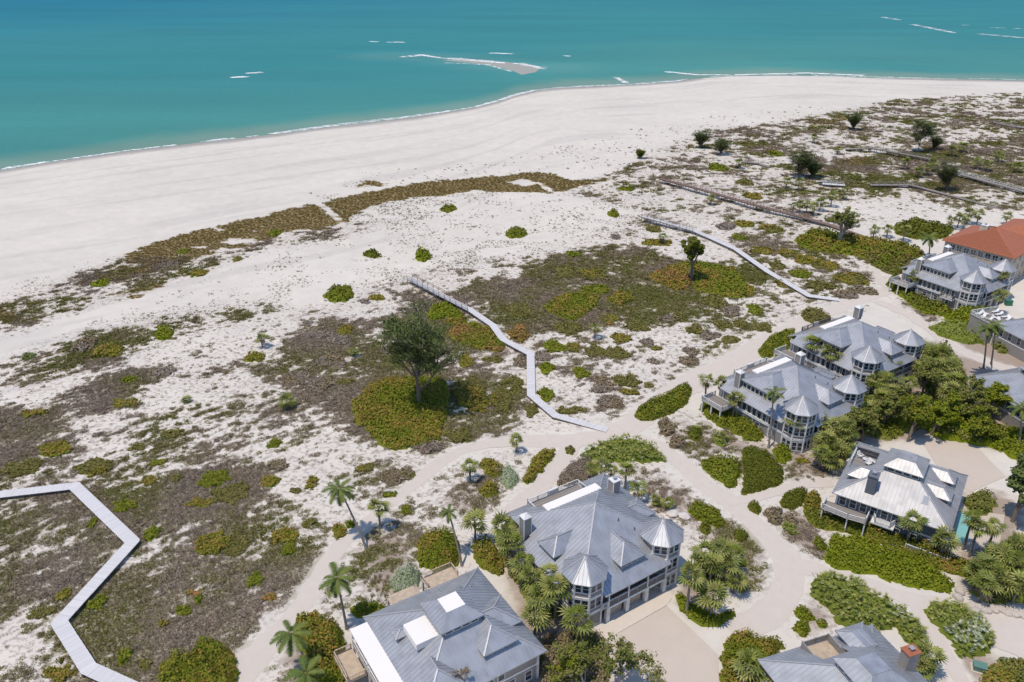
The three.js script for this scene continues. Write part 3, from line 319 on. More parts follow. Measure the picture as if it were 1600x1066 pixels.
function turretHouse(px, ang, label, o = {}) {
  const g = thing('beach_house', label, 'house'); const q = P(px[0], px[1], 10.6); g.position.set(q[0], 0, q[1]); g.rotation.y = ang * Math.PI / 180; const rm = M.roof;
  const E = 5.2, S = 0.525, L = -3.1, Rt = 18.7, Fv = 3.2, Bv = -19, pk = [7.8, -7.9], nv = o.notch ?? -11.5, nu = -1.2;
  const front = (x, z) => E + S * (Fv - z), left = (x, z) => E + S * (x - L) * 1.02, right = (x, z) => E + S * (Rt - x) * 1.02, back = (x, z) => E + S * (z - Bv);
  const m = new MB(), s = new MB(), hp = 10.98;
  slope(m, s, [[0, 0.04], [1.3, Fv], [13.2, Fv], [14, -1.7], pk], front); slope(m, s, [pk, [14, -1.7], [Rt, -2.4], [Rt, Bv]], right); slope(m, s, [[0, 0.04], pk, [nu, -17.1], [nu, nv], [L, nv], [L, -1.4]], left); slope(m, s, [pk, [Rt, Bv], [12.9, Bv], [12.9, -13.7], [3, -13.7], [3, Bv], [nu, Bv], [nu, -17.1]], back);
  cap(s, [0.4, 7.05, -0.4], [pk[0], hp, pk[1]]); cap(s, [14, 7.75, -1.7], [pk[0], hp, pk[1]]); cap(s, [Rt, E, Bv], [pk[0], hp, pk[1]]); cap(s, [nu, 6.2, -17.1], [pk[0], hp, pk[1]]);
  const r = m.build('main_roof', rm, g); s.build('standing_seam', M.seam, r); for (const [x, z, f] of [[9.5, -4.5, front], [11, -2.6, front], [1.6, -3, left]]) new MB().tube([[x, f(x, z) - 0.1, z], [x, f(x, z) + 0.45, z]], 0.09, 6).build('vent_pipe', M.beam, r);
  new MB().box(2.7, 12.8, 8.35, 8.6, -14.1, -12.5).build('flat_roof', M.membrane, g); new MB().box(3.0, 12.8, 5.2, 8.4, -13.7, -12.9).build('deck_wall', M.siding, g); winRow(g, [4.2, -13.75], [11.6, -13.75], 6.7, Math.PI, 4, 1.5, 2, 2, 1);
  planks(g, 'roof_deck', 3.05, 12.85, -18.75, -13.75, 5.45, M.deck); railing(g, [[3.1, -14], [3.1, -18.6], [12.8, -18.6], [12.8, -14]], 5.45, o.deckRail || M.white, 1, 0.2); new MB().box(7.2, 8.8, 5.45, 6.4, -18.9, -18.5).build('deck_bench', M.white, g);
  // walls, porch and garages
  new MB().prism([[-2.4, 0.4], [-2.4, -17], [-0.5, -18.2], [18, -18.2], [18, -2.6], [14.5, 0.4]], -0.1, 5.05).build('wall', M.siding, g);
  const tb = new MB(); for (const [y0, y1, e] of [[2.5, 2.9, 0.06], [4.75, 5.04, 0.07], [-0.05, 0.2, 0.05]]) tb.prism([[-2.4 - e, 0.4 + e], [-2.4 - e, -17 - e], [-0.5, -18.2 - e], [18 + e, -18.2 - e], [18 + e, -2.6], [14.5 + e, 0.4 + e]], y0, y1); for (let z = -0.4; z > -16.5; z -= 3.9) tb.box(-2.5, -2.4, 0, 4.8, z - 0.12, z + 0.12); tb.build('wall_trim', M.white, g);
  if (o.band) { new MB().prism([[-2.2, 0], [-2.7, -6.2], [-2.7, -14.8], [-2.2, -14.8]], 2.55, 3.1).build('sill_band', M.white, g); winRow(g, [-2.5, -14.2], [-2.5, -6.8], 3.95, -Math.PI / 2, 7, 0.85, 1.7, 1, 1); winRow(g, [-2.5, -5.6], [-2.5, -2.9], 3.9, -Math.PI / 2, 3, 0.7, 1.6, 1, 2); winRow(g, [-2.45, -13], [-2.45, -4], 1.4, -Math.PI / 2, 4, 0.9, 1.2); }
  else { winRow(g, [-2.45, -10.4], [-2.45, -3.2], 3.9, -Math.PI / 2, 5, 0.9, 1.5); winRow(g, [-2.45, -9], [-2.45, -4], 1.4, -Math.PI / 2, 3, 0.9, 1.2); new MB().box(-3.6, -2.45, 2.6, 2.8, -11, -5).build('balcony', M.white, g); railing(g, [[-2.5, -11], [-3.55, -11], [-3.55, -5], [-2.5, -5]], 2.8); }
  winRow(g, [18.05, -16], [18.05, -5], 3.9, Math.PI / 2, 6, 0.9, 1.5); winRow(g, [4, 0.45], [11.5, 0.45], 4.0, 0, 5, 1.0, 1.6);
  planks(g, 'porch_floor', 1.9, 12.6, 0.46, 3.0, 2.8, M.deck); new MB().box(1.8, 12.7, 2.4, 2.74, 2.85, 3.08).build('porch_beam', M.white, g); railing(g, [[2.0, 2.95], [12.5, 2.95]], 2.8, M.siding, 1.0, 0.09); const rw = new MB(); rw.box(1.9, 12.6, 3.78, 3.86, 2.86, 3.04); rw.build('porch_rail', M.white, g); railing(g, [[1.0, 3.0], [1.9, 3.0]], 2.8);
  for (const x of [2.1, 5.6, 9.1, 12.5]) { new MB().box(x - 0.1, x + 0.1, 2.8, 5.05, 2.85, 3.05).build('porch_post', M.white, g); new MB().box(x - 0.32, x + 0.32, -0.05, 2.4, 2.55, 3.05).build('column', M.white, g); }
  for (const x of [3.85, 7.35]) { const d = new MB(); d.box(x - 1.4, x + 1.4, 0, 2.38, 2.1, 2.2); for (let k = 0; k < 4; k++) d.box(x - 1.32, x + 1.32, 0.06 + k * 0.57, 0.57 + k * 0.57, 2.2, 2.25); d.build('garage_door', M.tan, g); } new MB().box(9.4, 12.2, 0.02, 2.35, 1.5, 1.7).build('garage_panel', M.tan, g); win(g, 12.0, 1.35, 0.45, 0, 0.8, 1.8);
  turret(g, 0, 0, { up: [0, 1, 2, 3, 4, 5], mid: [1, 2, 3, 4], low: o.band ? [2, 3, 4] : [] }, rm); turret(g, 14, 0, { up: [0, 1, 2, 3, 7], mid: [0, 1, 2], low: [0, 1, 2] }, rm);
  const TF = (a, b) => [a, Fv + b], TL = (a, b) => [L - b, a], TR = (a, b) => [Rt + b, a];
  dormer(g, TF, E, S, o.band ? 8.6 : 7.5, 2.3, -1.75, 7.3, 0.7, 0, 4, [rm, M.siding], 0.85); dormer(g, TR, E, S, -7.5, 2.2, -1.0, 6.6, 0.5, Math.PI / 2, 2, [rm, M.siding], 0.5);
  if (o.band) dormer(g, TL, E, S, -9.4, 3.95, -1.9, 8.15, 0.42, -Math.PI / 2, 7, [rm, M.siding], 0.95); else dormer(g, TL, E, S, -7.2, 2.0, -1.6, 7.1, 0.75, -Math.PI / 2, 4, [rm, M.siding], 0.7);
  if (!o.noChimL) chimney(g, o.band ? -0.9 : -1.4, o.band ? -13.9 : -12.5, 5.0, 9.3, 1.2, 1.2, M.siding, M.white, false); chimney(g, o.chimR ? o.chimR[0] : 15.4, o.chimR ? o.chimR[1] : -12.6, 6.3, 9.1, 1.3, 1.3, M.siding, M.white, !o.band);
  if (o.side) { const d = planks(g, 'side_deck', -6.4, -2.5, -18, -12.6, 2.8, M.deck, 'z'); railing(g, [[-2.6, -12.7], [-6.3, -12.7], [-6.3, -17.9], [-2.6, -17.9]], 2.8, M.white, 1.0, 0.18); for (const z of [-13, -15.3, -17.7]) new MB().box(-6.35, -6.1, 0, 2.75, z - 0.12, z + 0.12).build('deck_post', M.white, g); }
  if (o.balcony) { new MB().box(-4.2, -2.45, 2.55, 2.8, -5.2, -1.9).build('balcony', M.white, g); railing(g, [[-2.6, -5.1], [-4.1, -5.1], [-4.1, -2.0], [-2.9, -2.0]], 2.8, M.siding, 1, 0.1); }
  if (o.box) { const b = new MB(), bs = new MB(); slope(b, bs, [[18.9, -12.4], [22.3, -12.4], [22.3, -8.2], [18.9, -8.2]], (x, z) => 4.6 - 0.08 * (x - 18.9)); const br = b.build('annex_roof', rm, g); new MB().box(18.05, 22, -0.1, 4.25, -12.1, -8.5).build('annex_wall', M.siding, g); }
  return g;
}
const HA = 33;
turretHouse([915, 869.5], 32.7, 'grey metal roofed house with two octagonal turrets facing the pale concrete driveway', {});
turretHouse([1255.4, 619], 33.5, 'turreted grey roofed house behind the sandy track with a tall palm before its windows', { band: true, notch: -16.5, side: true, box: true });
turretHouse([1359.5, 541], 32.7, 'turreted grey roofed house with two fan palms against its side and no chimney', { band: true, notch: -16.5, side: true, noChimL: true, deckRail: M.beam, chimR: [17.6, -15] });
turretHouse([1526, 423], 33.8, 'turreted pale grey house standing next to the red roofed building', { band: true, notch: -16.5, side: true, balcony: true, chimR: [14.5, -15.5] });

function cupolaHouse(cx, cz, ang, label, o = {}) {
  const g = thing('beach_house', label, 'house'); g.position.set(cx, 0, cz); g.rotation.y = ang * Math.PI / 180; const rm = o.roof || M.roof, wm = o.wall || M.siding;
  const E = 5.2, S = 0.54, h = 8.7, c = 2.6, front = (x, z) => E + S * (h - z), back = (x, z) => E + S * (h + z), left = (x, z) => E + S * (x + h), right = (x, z) => E + S * (h - x); const m = new MB(), s = new MB();
  const lh = o.deckHole ? [[[-8.1, -3.6], [-4.4, -3.6], [-4.4, 0.6], [-8.1, 0.6]].reverse()] : [], bh = o.backHole ? [o.backHole] : [];
  slope(m, s, [[-h, h], [h, h], [c, c], [-c, c]], front); slope(m, s, [[h, -h], [-h, -h], [-c, -c], [c, -c]], back, bh); slope(m, s, [[-h, -h], [-h, h], [-c, c], [-c, -c]], left, lh); slope(m, s, [[h, h], [h, -h], [c, -c], [c, c]], right);
  const hc = E + S * (h - c); for (const [i, j] of [[1, 1], [-1, 1], [1, -1], [-1, -1]]) cap(s, [i * h, E, j * h], [i * c, hc, j * c]); const r = m.build('main_roof', rm, g); s.build('standing_seam', M.seam, r);
  for (const [x, z, f] of [[-4, 5.6, front], [5, -4.2, right], [1.2, -6, back]]) new MB().tube([[x, f(x, z) - 0.1, z], [x, f(x, z) + 0.4, z]], 0.09, 6).build('vent_pipe', M.white, r);
  // cupola with a band of windows
  const ce = 9.5, ch = 3.0, ct = 1.25, th = 10.65, sl = (th - ce) / (ch - ct), cm = new MB(), cs = new MB(); slope(cm, cs, [[-ch, ch], [ch, ch], [ct, ct], [-ct, ct]], (x, z) => ce + sl * (ch - z)); slope(cm, cs, [[ch, -ch], [-ch, -ch], [-ct, -ct], [ct, -ct]], (x, z) => ce + sl * (ch + z)); slope(cm, cs, [[-ch, -ch], [-ch, ch], [-ct, ct], [-ct, -ct]], (x, z) => ce + sl * (ch + x)); slope(cm, cs, [[ch, ch], [ch, -ch], [ct, -ct], [ct, ct]], (x, z) => ce + sl * (ch - x));
  const cr = cm.build('cupola_roof', rm, g); cs.build('standing_seam', M.seam, cr); new MB().box(-ct - 0.05, ct + 0.05, th - 0.2, th + 0.07, -ct - 0.05, ct + 0.05).build('cupola_top', o.top || M.membrane, cr);
  new MB().box(-c, c, 7.9, 9.4, -c, c).build('cupola_wall', wm, g); for (const [a, sx, sz] of [[0, 0, 1], [Math.PI / 2, 1, 0], [Math.PI, 0, -1], [-Math.PI / 2, -1, 0]]) for (let k = 0; k < 4; k++) { const t = -1.8 + 1.2 * k; win(g, sx * (c + 0.02) + (sz ? t : 0), 8.98, sz * (c + 0.02) + (sx ? t : 0), a, 0.95, 0.5, 1, 1); }
  // walls
  const wr = [[-h + 0.8, h - 0.9], [-h + 0.8, -h + 0.9], [h - 0.8, -h + 0.9], [h - 0.8, h - 0.9]]; new MB().prism(wr, -0.1, 5.1).build('wall', wm, g); const tb = new MB(), ex = (q, e) => q.map(k => [k[0] + Math.sign(k[0]) * e, k[1] + Math.sign(k[1]) * e]); for (const [y0, y1, e] of [[2.5, 2.78, 0.06], [4.8, 5.06, 0.05]]) tb.prism(ex(wr, e), y0, y1); for (const k of wr) tb.box(k[0] - 0.15, k[0] + 0.15, 0, 5, k[1] - 0.15, k[1] + 0.15); tb.build('wall_trim', M.white, g);
  winRow(g, [-7, h - 0.88], [2.5, h - 0.88], 3.9, 0, 7, 0.9, 1.7); winRow(g, [-6, h - 0.88], [6.5, h - 0.88], 1.35, 0, 6, 0.9, 1.5); winRow(g, [-h + 0.78, -6], [-h + 0.78, 6], 3.9, -Math.PI / 2, 6, 0.9, 1.6); winRow(g, [h - 0.78, -6], [h - 0.78, 6], 3.9, Math.PI / 2, 7, 0.9, 1.6); winRow(g, [h - 0.78, -6], [h - 0.78, 6], 1.4, Math.PI / 2, 4, 0.9, 1.4);
  const T = { F: (a, b) => [a, h + b], B: (a, b) => [-a, -h - b], L: (a, b) => [-h - b, a], R: (a, b) => [h + b, -a] }, A = { F: 0, B: Math.PI, L: -Math.PI / 2, R: Math.PI / 2 };
  for (const [side, cc, w, f, he, sd, n, flat] of o.dormers || []) dormer(g, T[side], E, S, cc, w, f, he, sd, A[side], n, [rm, wm], 0.7, flat || 0);
  if (o.chim) chimney(g, ...o.chim);
  if (o.sky) { const k = o.sky; const sk = new MB(), hf = (x, z) => front(x, z) + 0.12; slope(sk, null, [[k[0] - 0.5, k[1] - 0.65], [k[0] + 0.5, k[1] - 0.65], [k[0] + 0.5, k[1] + 0.65], [k[0] - 0.5, k[1] + 0.65]].reverse(), hf); const f = sk.build('skylight', M.seam, g); const gl = new MB(); slope(gl, null, [[k[0] - 0.4, k[1] - 0.55], [k[0] + 0.4, k[1] - 0.55], [k[0] + 0.4, k[1] + 0.55], [k[0] - 0.4, k[1] + 0.55]].reverse(), (x, z) => hf(x, z) + 0.03, [], 0.02); gl.build('pane', std(0.3, 0.32, 0.34, 0.2), f); }
  return { g, T };
}
const atC = (px, h, ang, du, dv) => { const q = P(px[0], px[1], h), a = ang * Math.PI / 180; return [q[0] + Math.cos(a) * du + Math.sin(a) * dv, q[1] - Math.sin(a) * du + Math.cos(a) * dv]; };
{ // the white roofed house with the long hedge before it
  const [x, z] = atC([1270 + 140 / 4.633, 670 + 460 / 4.633], 5.2, -34.5, 8.7, -8.6);
  const { g } = cupolaHouse(x, z, -34.5, 'pale metal roofed blue grey house with a windowed cupola behind the long hedge', { roof: M.roofPale, wall: M.sidingDark, top: M.roofPale, deckHole: true, sky: [4.2, 5.2], chim: [-3.6, 6.2, 5.6, 9.3, 1.4, 1.7, M.sidingDark, M.sidingDark, true], dormers: [['R', 3.6, 1.9, -1.4, 7.1, 0.7, 2, 0.5], ['R', -1.3, 1.9, -1.2, 7.0, 0.7, 2, 0.5], ['L', 3.2, 1.7, -1.0, 6.9, 0.7, 2]] });
  planks(g, 'roof_deck', -8.1, -4.4, -3.6, 0.6, 6.1, M.deck); new MB().box(-4.5, -4.35, 5.7, 7.5, -3.6, 0.6).box(-8.1, -4.4, 5.7, 7.4, -3.75, -3.6).build('deck_wall', M.sidingDark, g); railing(g, [[-8.1, 0.5], [-8.1, -3.5]], 6.1, M.white, 1, 0.2); railing(g, [[-8, -3.5], [-4.5, -3.5]], 6.5, M.beam, 0.9, 0.2);
  planks(g, 'front_deck', -9.5, -2.6, 7.85, 10.6, 2.8, M.deck); railing(g, [[-9.4, 8.2], [-9.4, 10.5], [-5.4, 10.9], [-2.8, 10.5], [-2.8, 8]], 2.8, M.white, 1, 0.14); new MB().box(-2.2, 1.2, 2.55, 2.8, 7.85, 9.4).build('balcony', M.white, g); railing(g, [[-2.1, 8], [-1.6, 9.3], [0.6, 9.3], [1.1, 8]], 2.8, M.white, 1, 0.12); planks(g, 'lower_deck', 1.5, 9.6, 7.85, 10.2, 0.6, M.deck); railing(g, [[3.4, 10.1], [9.5, 10.1], [9.5, 8]], 0.6, M.white, 1, 0.14);
  for (const [px, pz] of [[-9.3, 10.4], [-5.4, 10.5], [-2.8, 10.4]]) new MB().box(px - 0.1, px + 0.1, 0, 2.75, pz - 0.1, pz + 0.1).build('deck_post', M.white, g);
  // furniture on the roof deck
  const toW = (u, v) => { const a = -34.5 * Math.PI / 180; return [x + Math.cos(a) * u + Math.sin(a) * v, z - Math.sin(a) * u + Math.cos(a) * v]; };
  const chairAt = (u, v, turn, label) => { const c = thing('deck_chair', label, 'chair', 'white chairs on the roof deck'), [wx, wz] = toW(u, v); c.position.set(wx, 6.1, wz); c.rotation.y = turn; const st = new MB(); for (let k = 0; k < 5; k++) st.bar([-0.32, 0.4 - k * 0.035, 0.3 - k * 0.13], [0.32, 0.4 - k * 0.035, 0.3 - k * 0.13], 0.11, 0.03); st.build('seat', M.white, c); const bk = new MB(); for (let k = 0; k < 5; k++) bk.bar([-0.28 + k * 0.14, 0.25, -0.25], [-0.3 + k * 0.15, 1.05 - Math.abs(k - 2) * 0.05, -0.6], 0.12, 0.03, [0, 0, 1]); bk.build('backrest', M.white, c); for (const sx of [-0.4, 0.4]) { new MB().bar([sx, 0.55, 0.4], [sx, 0.55, -0.45], 0.14, 0.03).build('armrest', M.white, c); new MB().bar([sx, 0, 0.35], [sx, 0.54, 0.35], 0.09, 0.05).bar([sx, 0.37, 0.35], [sx, 0, -0.55], 0.05, 0.1).build('leg', M.white, c); } };
  chairAt(-7.2, -2.6, 0.4, 'white slatted deck chair at the railing end of the roof deck'); chairAt(-5.6, -1.0, -1.0, 'white slatted deck chair next to the white lounger on the roof deck');
  { const c = thing('side_table', 'small white table between the two deck chairs on the roof deck', 'table'), [wx, wz] = toW(-6.3, -1.9); c.position.set(wx, 6.1, wz); const t = new MB(); for (let k = 0; k < 5; k++) t.box(-0.35, 0.35, 0.45, 0.49, -0.35 + k * 0.145, -0.23 + k * 0.145); t.build('tabletop', M.white, c); for (const [i, j] of [[-1, -1], [1, -1], [1, 1], [-1, 1]]) new MB().box(i * 0.28 - 0.03, i * 0.28 + 0.03, 0, 0.45, j * 0.28 - 0.03, j * 0.28 + 0.03).build('leg', M.white, c); }
  { const c = thing('lounger', 'long white lounger on the roof deck beside the grey roof slope', 'lounger'), [wx, wz] = toW(-5.0, -2.2); c.position.set(wx, 6.1, wz); c.rotation.y = 0.5; const t = new MB(); for (let k = 0; k < 11; k++) t.box(-0.33, 0.33, 0.32, 0.36, -1.0 + k * 0.13, -0.89 + k * 0.13); t.build('seat', M.white, c); const b = new MB(); for (let k = 0; k < 5; k++) b.bar([-0.33, 0.38 + k * 0.1, 0.48 + k * 0.1], [0.33, 0.38 + k * 0.1, 0.48 + k * 0.1], 0.1, 0.03); b.build('backrest', M.white, c); for (const [i, j] of [[-1, -0.9], [1, -0.9], [1, 0.5], [-1, 0.5]]) new MB().box(i * 0.3 - 0.03, i * 0.3 + 0.03, 0, 0.32, j - 0.03, j + 0.03).build('leg', M.white, c); }
}
{ // blue grey roofed house at the lower edge
  const [x, z] = atC([510 + 150 / 4.444, 870 + 500 / 4.444], 5.2, 32, 11.1, 7.9);
  const { g } = cupolaHouse(x, z, 32, 'blue grey metal roofed house with white flat roof panels next to a silvery bush', { roof: M.roof, dormers: [['R', -1.2, 2.7, -0.6, 6.4, 0.55, 2], ['F', 3.2, 2.5, -1.9, 7.2, 0.6, 3], ['F', -5.2, 2.2, -0.4, 6.6, 0.6, 2], ['L', -2.4, 1.0, -1.5, 6.9, 0.3, 0]] });
  const fl = new MB(); fl.box(-11.0, -8.6, 5.0, 5.28, -7.6, 8.4); fl.build('flat_roof', M.membrane, g); new MB().box(-5.9, -2.2, 7.4, 8.35, -1.9, 1.9).build('flat_roof', M.membrane, g); for (let k = 0; k < 4; k++) new MB().box(-10.9, -10.7, 0, 5, -7.4 + k * 5, -7.2 + k * 5).build('porch_post', M.white, g); planks(g, 'porch_floor', -11, -7.95, -7.4, 8.2, 2.8, M.deck); railing(g, [[-10.85, -7.4], [-10.85, 8]], 2.8, M.white, 1, 0.16);
  planks(g, 'side_deck', -13.6, -11.05, -7.4, -2.4, 2.2, M.tanDeck, 'z'); for (const [i, j] of [[-13.4, -7.2], [-13.4, -2.6], [-13.4, -5]]) new MB().box(i - 0.1, i + 0.1, 0, 2.15, j - 0.1, j + 0.1).build('deck_post', M.white, g); railing(g, [[-11.2, -7.3], [-13.5, -7.3], [-13.5, -2.5], [-11.2, -2.5]], 2.2, M.tanDeck, 0.9, 0.2);
  planks(g, 'beach_deck', -4.6, -0.2, -10.6, -8.4, 5.0, M.tanDeck); planks(g, 'beach_deck', 0.8, 5.6, -10.9, -8.4, 5.3, M.tanDeck); railing(g, [[0.9, -8.8], [0.9, -10.8], [5.5, -10.8], [5.5, -8.8]], 5.3, M.tanDeck, 0.8, 0.2); for (const [i, j] of [[-4.4, -10.4], [-0.4, -10.4], [1, -10.7], [5.4, -10.7]]) new MB().box(i - 0.12, i + 0.12, 0, 5, j - 0.12, j + 0.12).build('deck_post', M.white, g);
}
{ const [x, z] = atC([1160 + 110 / 4.444, 950 + 362 / 4.444], 5.2, 19.2, 8.65, 8.65);
  const { g } = cupolaHouse(x, z, 19.2, 'grey metal roofed house with sunken tan roof deck and brick capped chimney', { top: M.roof, backHole: [[-2.6, -8.2], [-2.6, -4.6], [1.2, -4.6], [1.2, -8.2]], chim: [7.0, -1.2, 5.2, 8.9, 1.7, 1.3, M.siding, M.clay, true], dormers: [['B', -4.2, 2.1, -0.5, 6.9, 0.5, 2, 0.8], ['R', -5, 2.4, -0.2, 6.2, 0.5, 2]] });
  planks(g, 'roof_deck', -2.6, 1.2, -8.2, -4.6, 5.5, M.tanDeck); new MB().box(-2.7, 1.3, 5.4, 7.4, -4.6, -4.45).box(-2.75, -2.6, 5.4, 6.6, -8.3, -4.5).box(1.2, 1.35, 5.4, 6.6, -8.3, -4.5).build('deck_wall', M.siding, g); railing(g, [[-2.6, -8.25], [1.2, -8.25]], 5.5, M.siding, 1.0, 0.09); }
{ const [x, z] = atC([1440 + 345 / 4.844, 480 + 525 / 4.844], 5.2, 16.5, 8.7, 8.7); cupolaHouse(x, z, 16.5, 'grey metal roofed house in the thicket with a small fenced deck behind', { roof: M.roof }); }
{ const [x, z] = atC([1562, 512], 5.2, 17, 8.7, 6.2); const { g } = cupolaHouse(x, z, 17, 'grey roofed house with rows of white furniture on its deck', {}); planks(g, 'roof_deck', -9, -1, -14.5, -8.2, 5.0, M.deck); new MB().box(-8.9, -1.1, 0, 4.9, -14.3, -8.3).build('deck_wall', M.siding, g); railing(g, [[-9, -8.4], [-9, -14.4], [-1, -14.4]], 5.0, M.white, 1, 0.2);
  const a = 17 * Math.PI / 180; for (let r = 0; r < 4; r++) for (let k = 0; k < 3; k++) { if ((r * 3 + k) % 5 === 4) continue; srand(900 + r * 3 + k); const u = -7.8 + k * 2.4 + rr(-0.35, 0.35), v = -13.4 + r * 1.5 + rr(-0.25, 0.25), t = thing('deck_lounger', 'white lounger set out on the deck of the house at the right edge', 'lounger', 'white loungers on the right hand deck'); t.position.set(x + Math.cos(a) * u + Math.sin(a) * v, 5.0, z - Math.sin(a) * u + Math.cos(a) * v); t.rotation.y = a + rr(-0.5, 0.5) + (k === 1 ? 1.5 : 0); new MB().box(-0.9, 0.6, 0.28, 0.36, -0.33, 0.33).build('seat', M.white, t); new MB().bar([0.6, 0.34, 0], [1.05, 0.8, 0], 0.66, 0.08).build('backrest', M.white, t); for (const [i, j] of [[-0.8, -0.28], [-0.8, 0.28], [0.5, -0.28], [0.5, 0.28]]) new MB().box(i - 0.04, i + 0.04, 0, 0.28, j - 0.04, j + 0.04).build('leg', M.white, t); } }
{ // red roofed building
  const q = P(1370 + 600 / 5.922, 320 + 325 / 5.922, 8.6), g = thing('red_roof_building', 'cream three storey building with a red hipped roof and a chimney', 'building'); g.position.set(q[0], 0, q[1]); const p2 = P(1370 + 1280 / 5.922, 320 + 500 / 5.922, 8.6); const an = Math.atan2(-(p2[1] - q[1]), p2[0] - q[0]); g.rotation.y = an; const Ln = Math.hypot(p2[0] - q[0], p2[1] - q[1]);
  const E = 8.6, S = 0.42, D = 20, m = new MB(), hr = E + S * D / 2; const f = (x, z) => E - S * z, b = (x, z) => E + S * (D + z), l = (x, z) => E + S * x, rr2 = (x, z) => E + S * (Ln - x); slope(m, null, [[0, 0], [Ln, 0], [Ln - D / 2, -D / 2], [D / 2, -D / 2]], f); slope(m, null, [[Ln, -D], [0, -D], [D / 2, -D / 2], [Ln - D / 2, -D / 2]], b); slope(m, null, [[0, -D], [0, 0], [D / 2, -D / 2]], l); slope(m, null, [[Ln, 0], [Ln, -D], [Ln - D / 2, -D / 2]], rr2); const r = m.build('main_roof', M.clay, g);
  const tl = new MB(); for (let k = 1; k < 34; k++) { const zz = -D / 2 * k / 34; tl.bar([-zz + 0.1, f(0, zz) + 0.03, zz], [Ln + zz - 0.1, f(0, zz) + 0.03, zz], 0.12, 0.05); } tl.build('tile_course', M.clay, r);
  const m2 = new MB(); const A = [[6, -D + 4], [Ln + 26, -D + 4], [Ln + 26, -D - 14], [6, -D - 14]]; slope(m2, null, [A[0], A[1], [Ln + 17, -D - 5], [15, -D - 5]], (x, z) => 9.2 + 0.42 * (-D + 4 - z)); slope(m2, null, [A[2], A[3], [15, -D - 5], [Ln + 17, -D - 5]], (x, z) => 9.2 + 0.42 * (z + D + 14)); slope(m2, null, [A[3], A[0], [15, -D - 5]], (x, z) => 9.2 + 0.42 * (x - 6)); slope(m2, null, [A[1], A[2], [Ln + 17, -D - 5]], (x, z) => 9.2 + 0.42 * (Ln + 26 - x)); m2.build('rear_roof', M.clay, g);
  new MB().box(0.8, Ln - 0.8, -0.1, 8.5, -D + 0.8, -0.8).build('wall', M.cream, g); new MB().box(7, Ln + 25, -0.1, 9.1, -D - 13, -D + 3).build('rear_wall', M.cream, g); for (const y of [1.4, 4.3, 7.1]) { winRow(g, [3, -0.77], [Ln - 3, -0.77], y, 0, 8, 1.3, 1.5, 2, 2); winRow(g, [0.77, -D + 3], [0.77, -3], y, -Math.PI / 2, 5, 1.3, 1.5, 2, 2); winRow(g, [Ln - 0.77, -D + 3], [Ln - 0.77, -3], y, Math.PI / 2, 5, 1.3, 1.5, 2, 2); }
  const cx = P(1370 + 990 / 5.922, 320 + 250 / 5.922, 11), a = an, dx = cx[0] - q[0], dz = cx[1] - q[1]; chimney(g, dx * Math.cos(a) - dz * Math.sin(a), dx * Math.sin(a) + dz * Math.cos(a), 9.2, 12.9, 1.7, 1.5, M.cream, M.white, true);
}
// ---------------------------------------------------------------- boardwalks
function boardwalk(label, pts, width, h, rails, mat = M.board) {
  const g = thing('boardwalk', label, 'boardwalk'); const q = pts.map(p => { const a = P(p[0], p[1], p[2] ?? h); return new THREE.Vector3(a[0], p[2] ?? h, a[1]); }); srand(410 + pts.length);
  for (let s = 0; s + 1 < q.length; s++) { const a = q[s], b = q[s + 1], d = b.clone().sub(a), L = d.length(); d.normalize(); const n = new THREE.Vector3(-d.z, 0, d.x).normalize(); const up = s % 2 * 0.004;
    const m = new MB(), ext = width * 0.22, nb = Math.round((L + 2 * ext) / 0.16); for (let k = 0; k < nb; k++) { const e = rr(0.93, 1.05) * (k % 9 === 0 ? 0.93 : 1); m.col = [e, e, e * 1.01]; const t = -ext + (k + 0.5) * (L + 2 * ext) / nb, c = a.clone().addScaledVector(d, t), w = width / 2 + rr(-0.02, 0.02); m.bar([c.x - n.x * w, c.y - 0.02 + up, c.z - n.z * w], [c.x + n.x * w, c.y - 0.02 + up, c.z + n.z * w], (L + 2 * ext) / nb - 0.012, 0.045); } m.build('deck_boards', mat, g);
    const bm = new MB(); for (const k of [-1, 0, 1]) bm.bar([a.x + n.x * k * width * 0.45, a.y - 0.18, a.z + n.z * k * width * 0.45], [b.x + n.x * k * width * 0.45, b.y - 0.18, b.z + n.z * k * width * 0.45], 0.07, 0.24); bm.build('joist', M.beam, g);
    const np = Math.max(1, Math.round(L / 2.4)); for (let k = 0; k <= np; k++) for (const e of [-1, 1]) { const c = a.clone().addScaledVector(d, L * k / np).addScaledVector(n, e * width * 0.46), gy = GY(c.x, c.z); new MB().box(c.x - 0.07, c.x + 0.07, gy - 0.3, c.y - 0.06, c.z - 0.07, c.z + 0.07).build('post', M.beam, g); }
    if (rails && s >= rails[0] && s < rails[1]) for (const e of [-1, 1]) { const r = new MB(); r.col = [1, 1, 1]; const o = n.clone().multiplyScalar(e * width * 0.5), A = a.clone().add(o), B = b.clone().add(o); for (const y of [1.05, 0.6]) r.bar([A.x, A.y + y, A.z], [B.x, B.y + y, B.z], y > 1 ? 0.14 : 0.06, y > 1 ? 0.05 : 0.1); for (let k = 0; k <= np; k++) { const c = A.clone().lerp(B, k / np); r.box(c.x - 0.06, c.x + 0.06, c.y, c.y + 1.05, c.z - 0.06, c.z + 0.06); } r.build('railing', rails[2] || mat, g); }
  }
  return g;
}
boardwalk('grey zigzag boardwalk without rails crossing the brown scrub', [[-90, 783], [116, 759], [207, 846], [92, 972], [138, 1044], [260, 1100]], 2.0, 0.75);
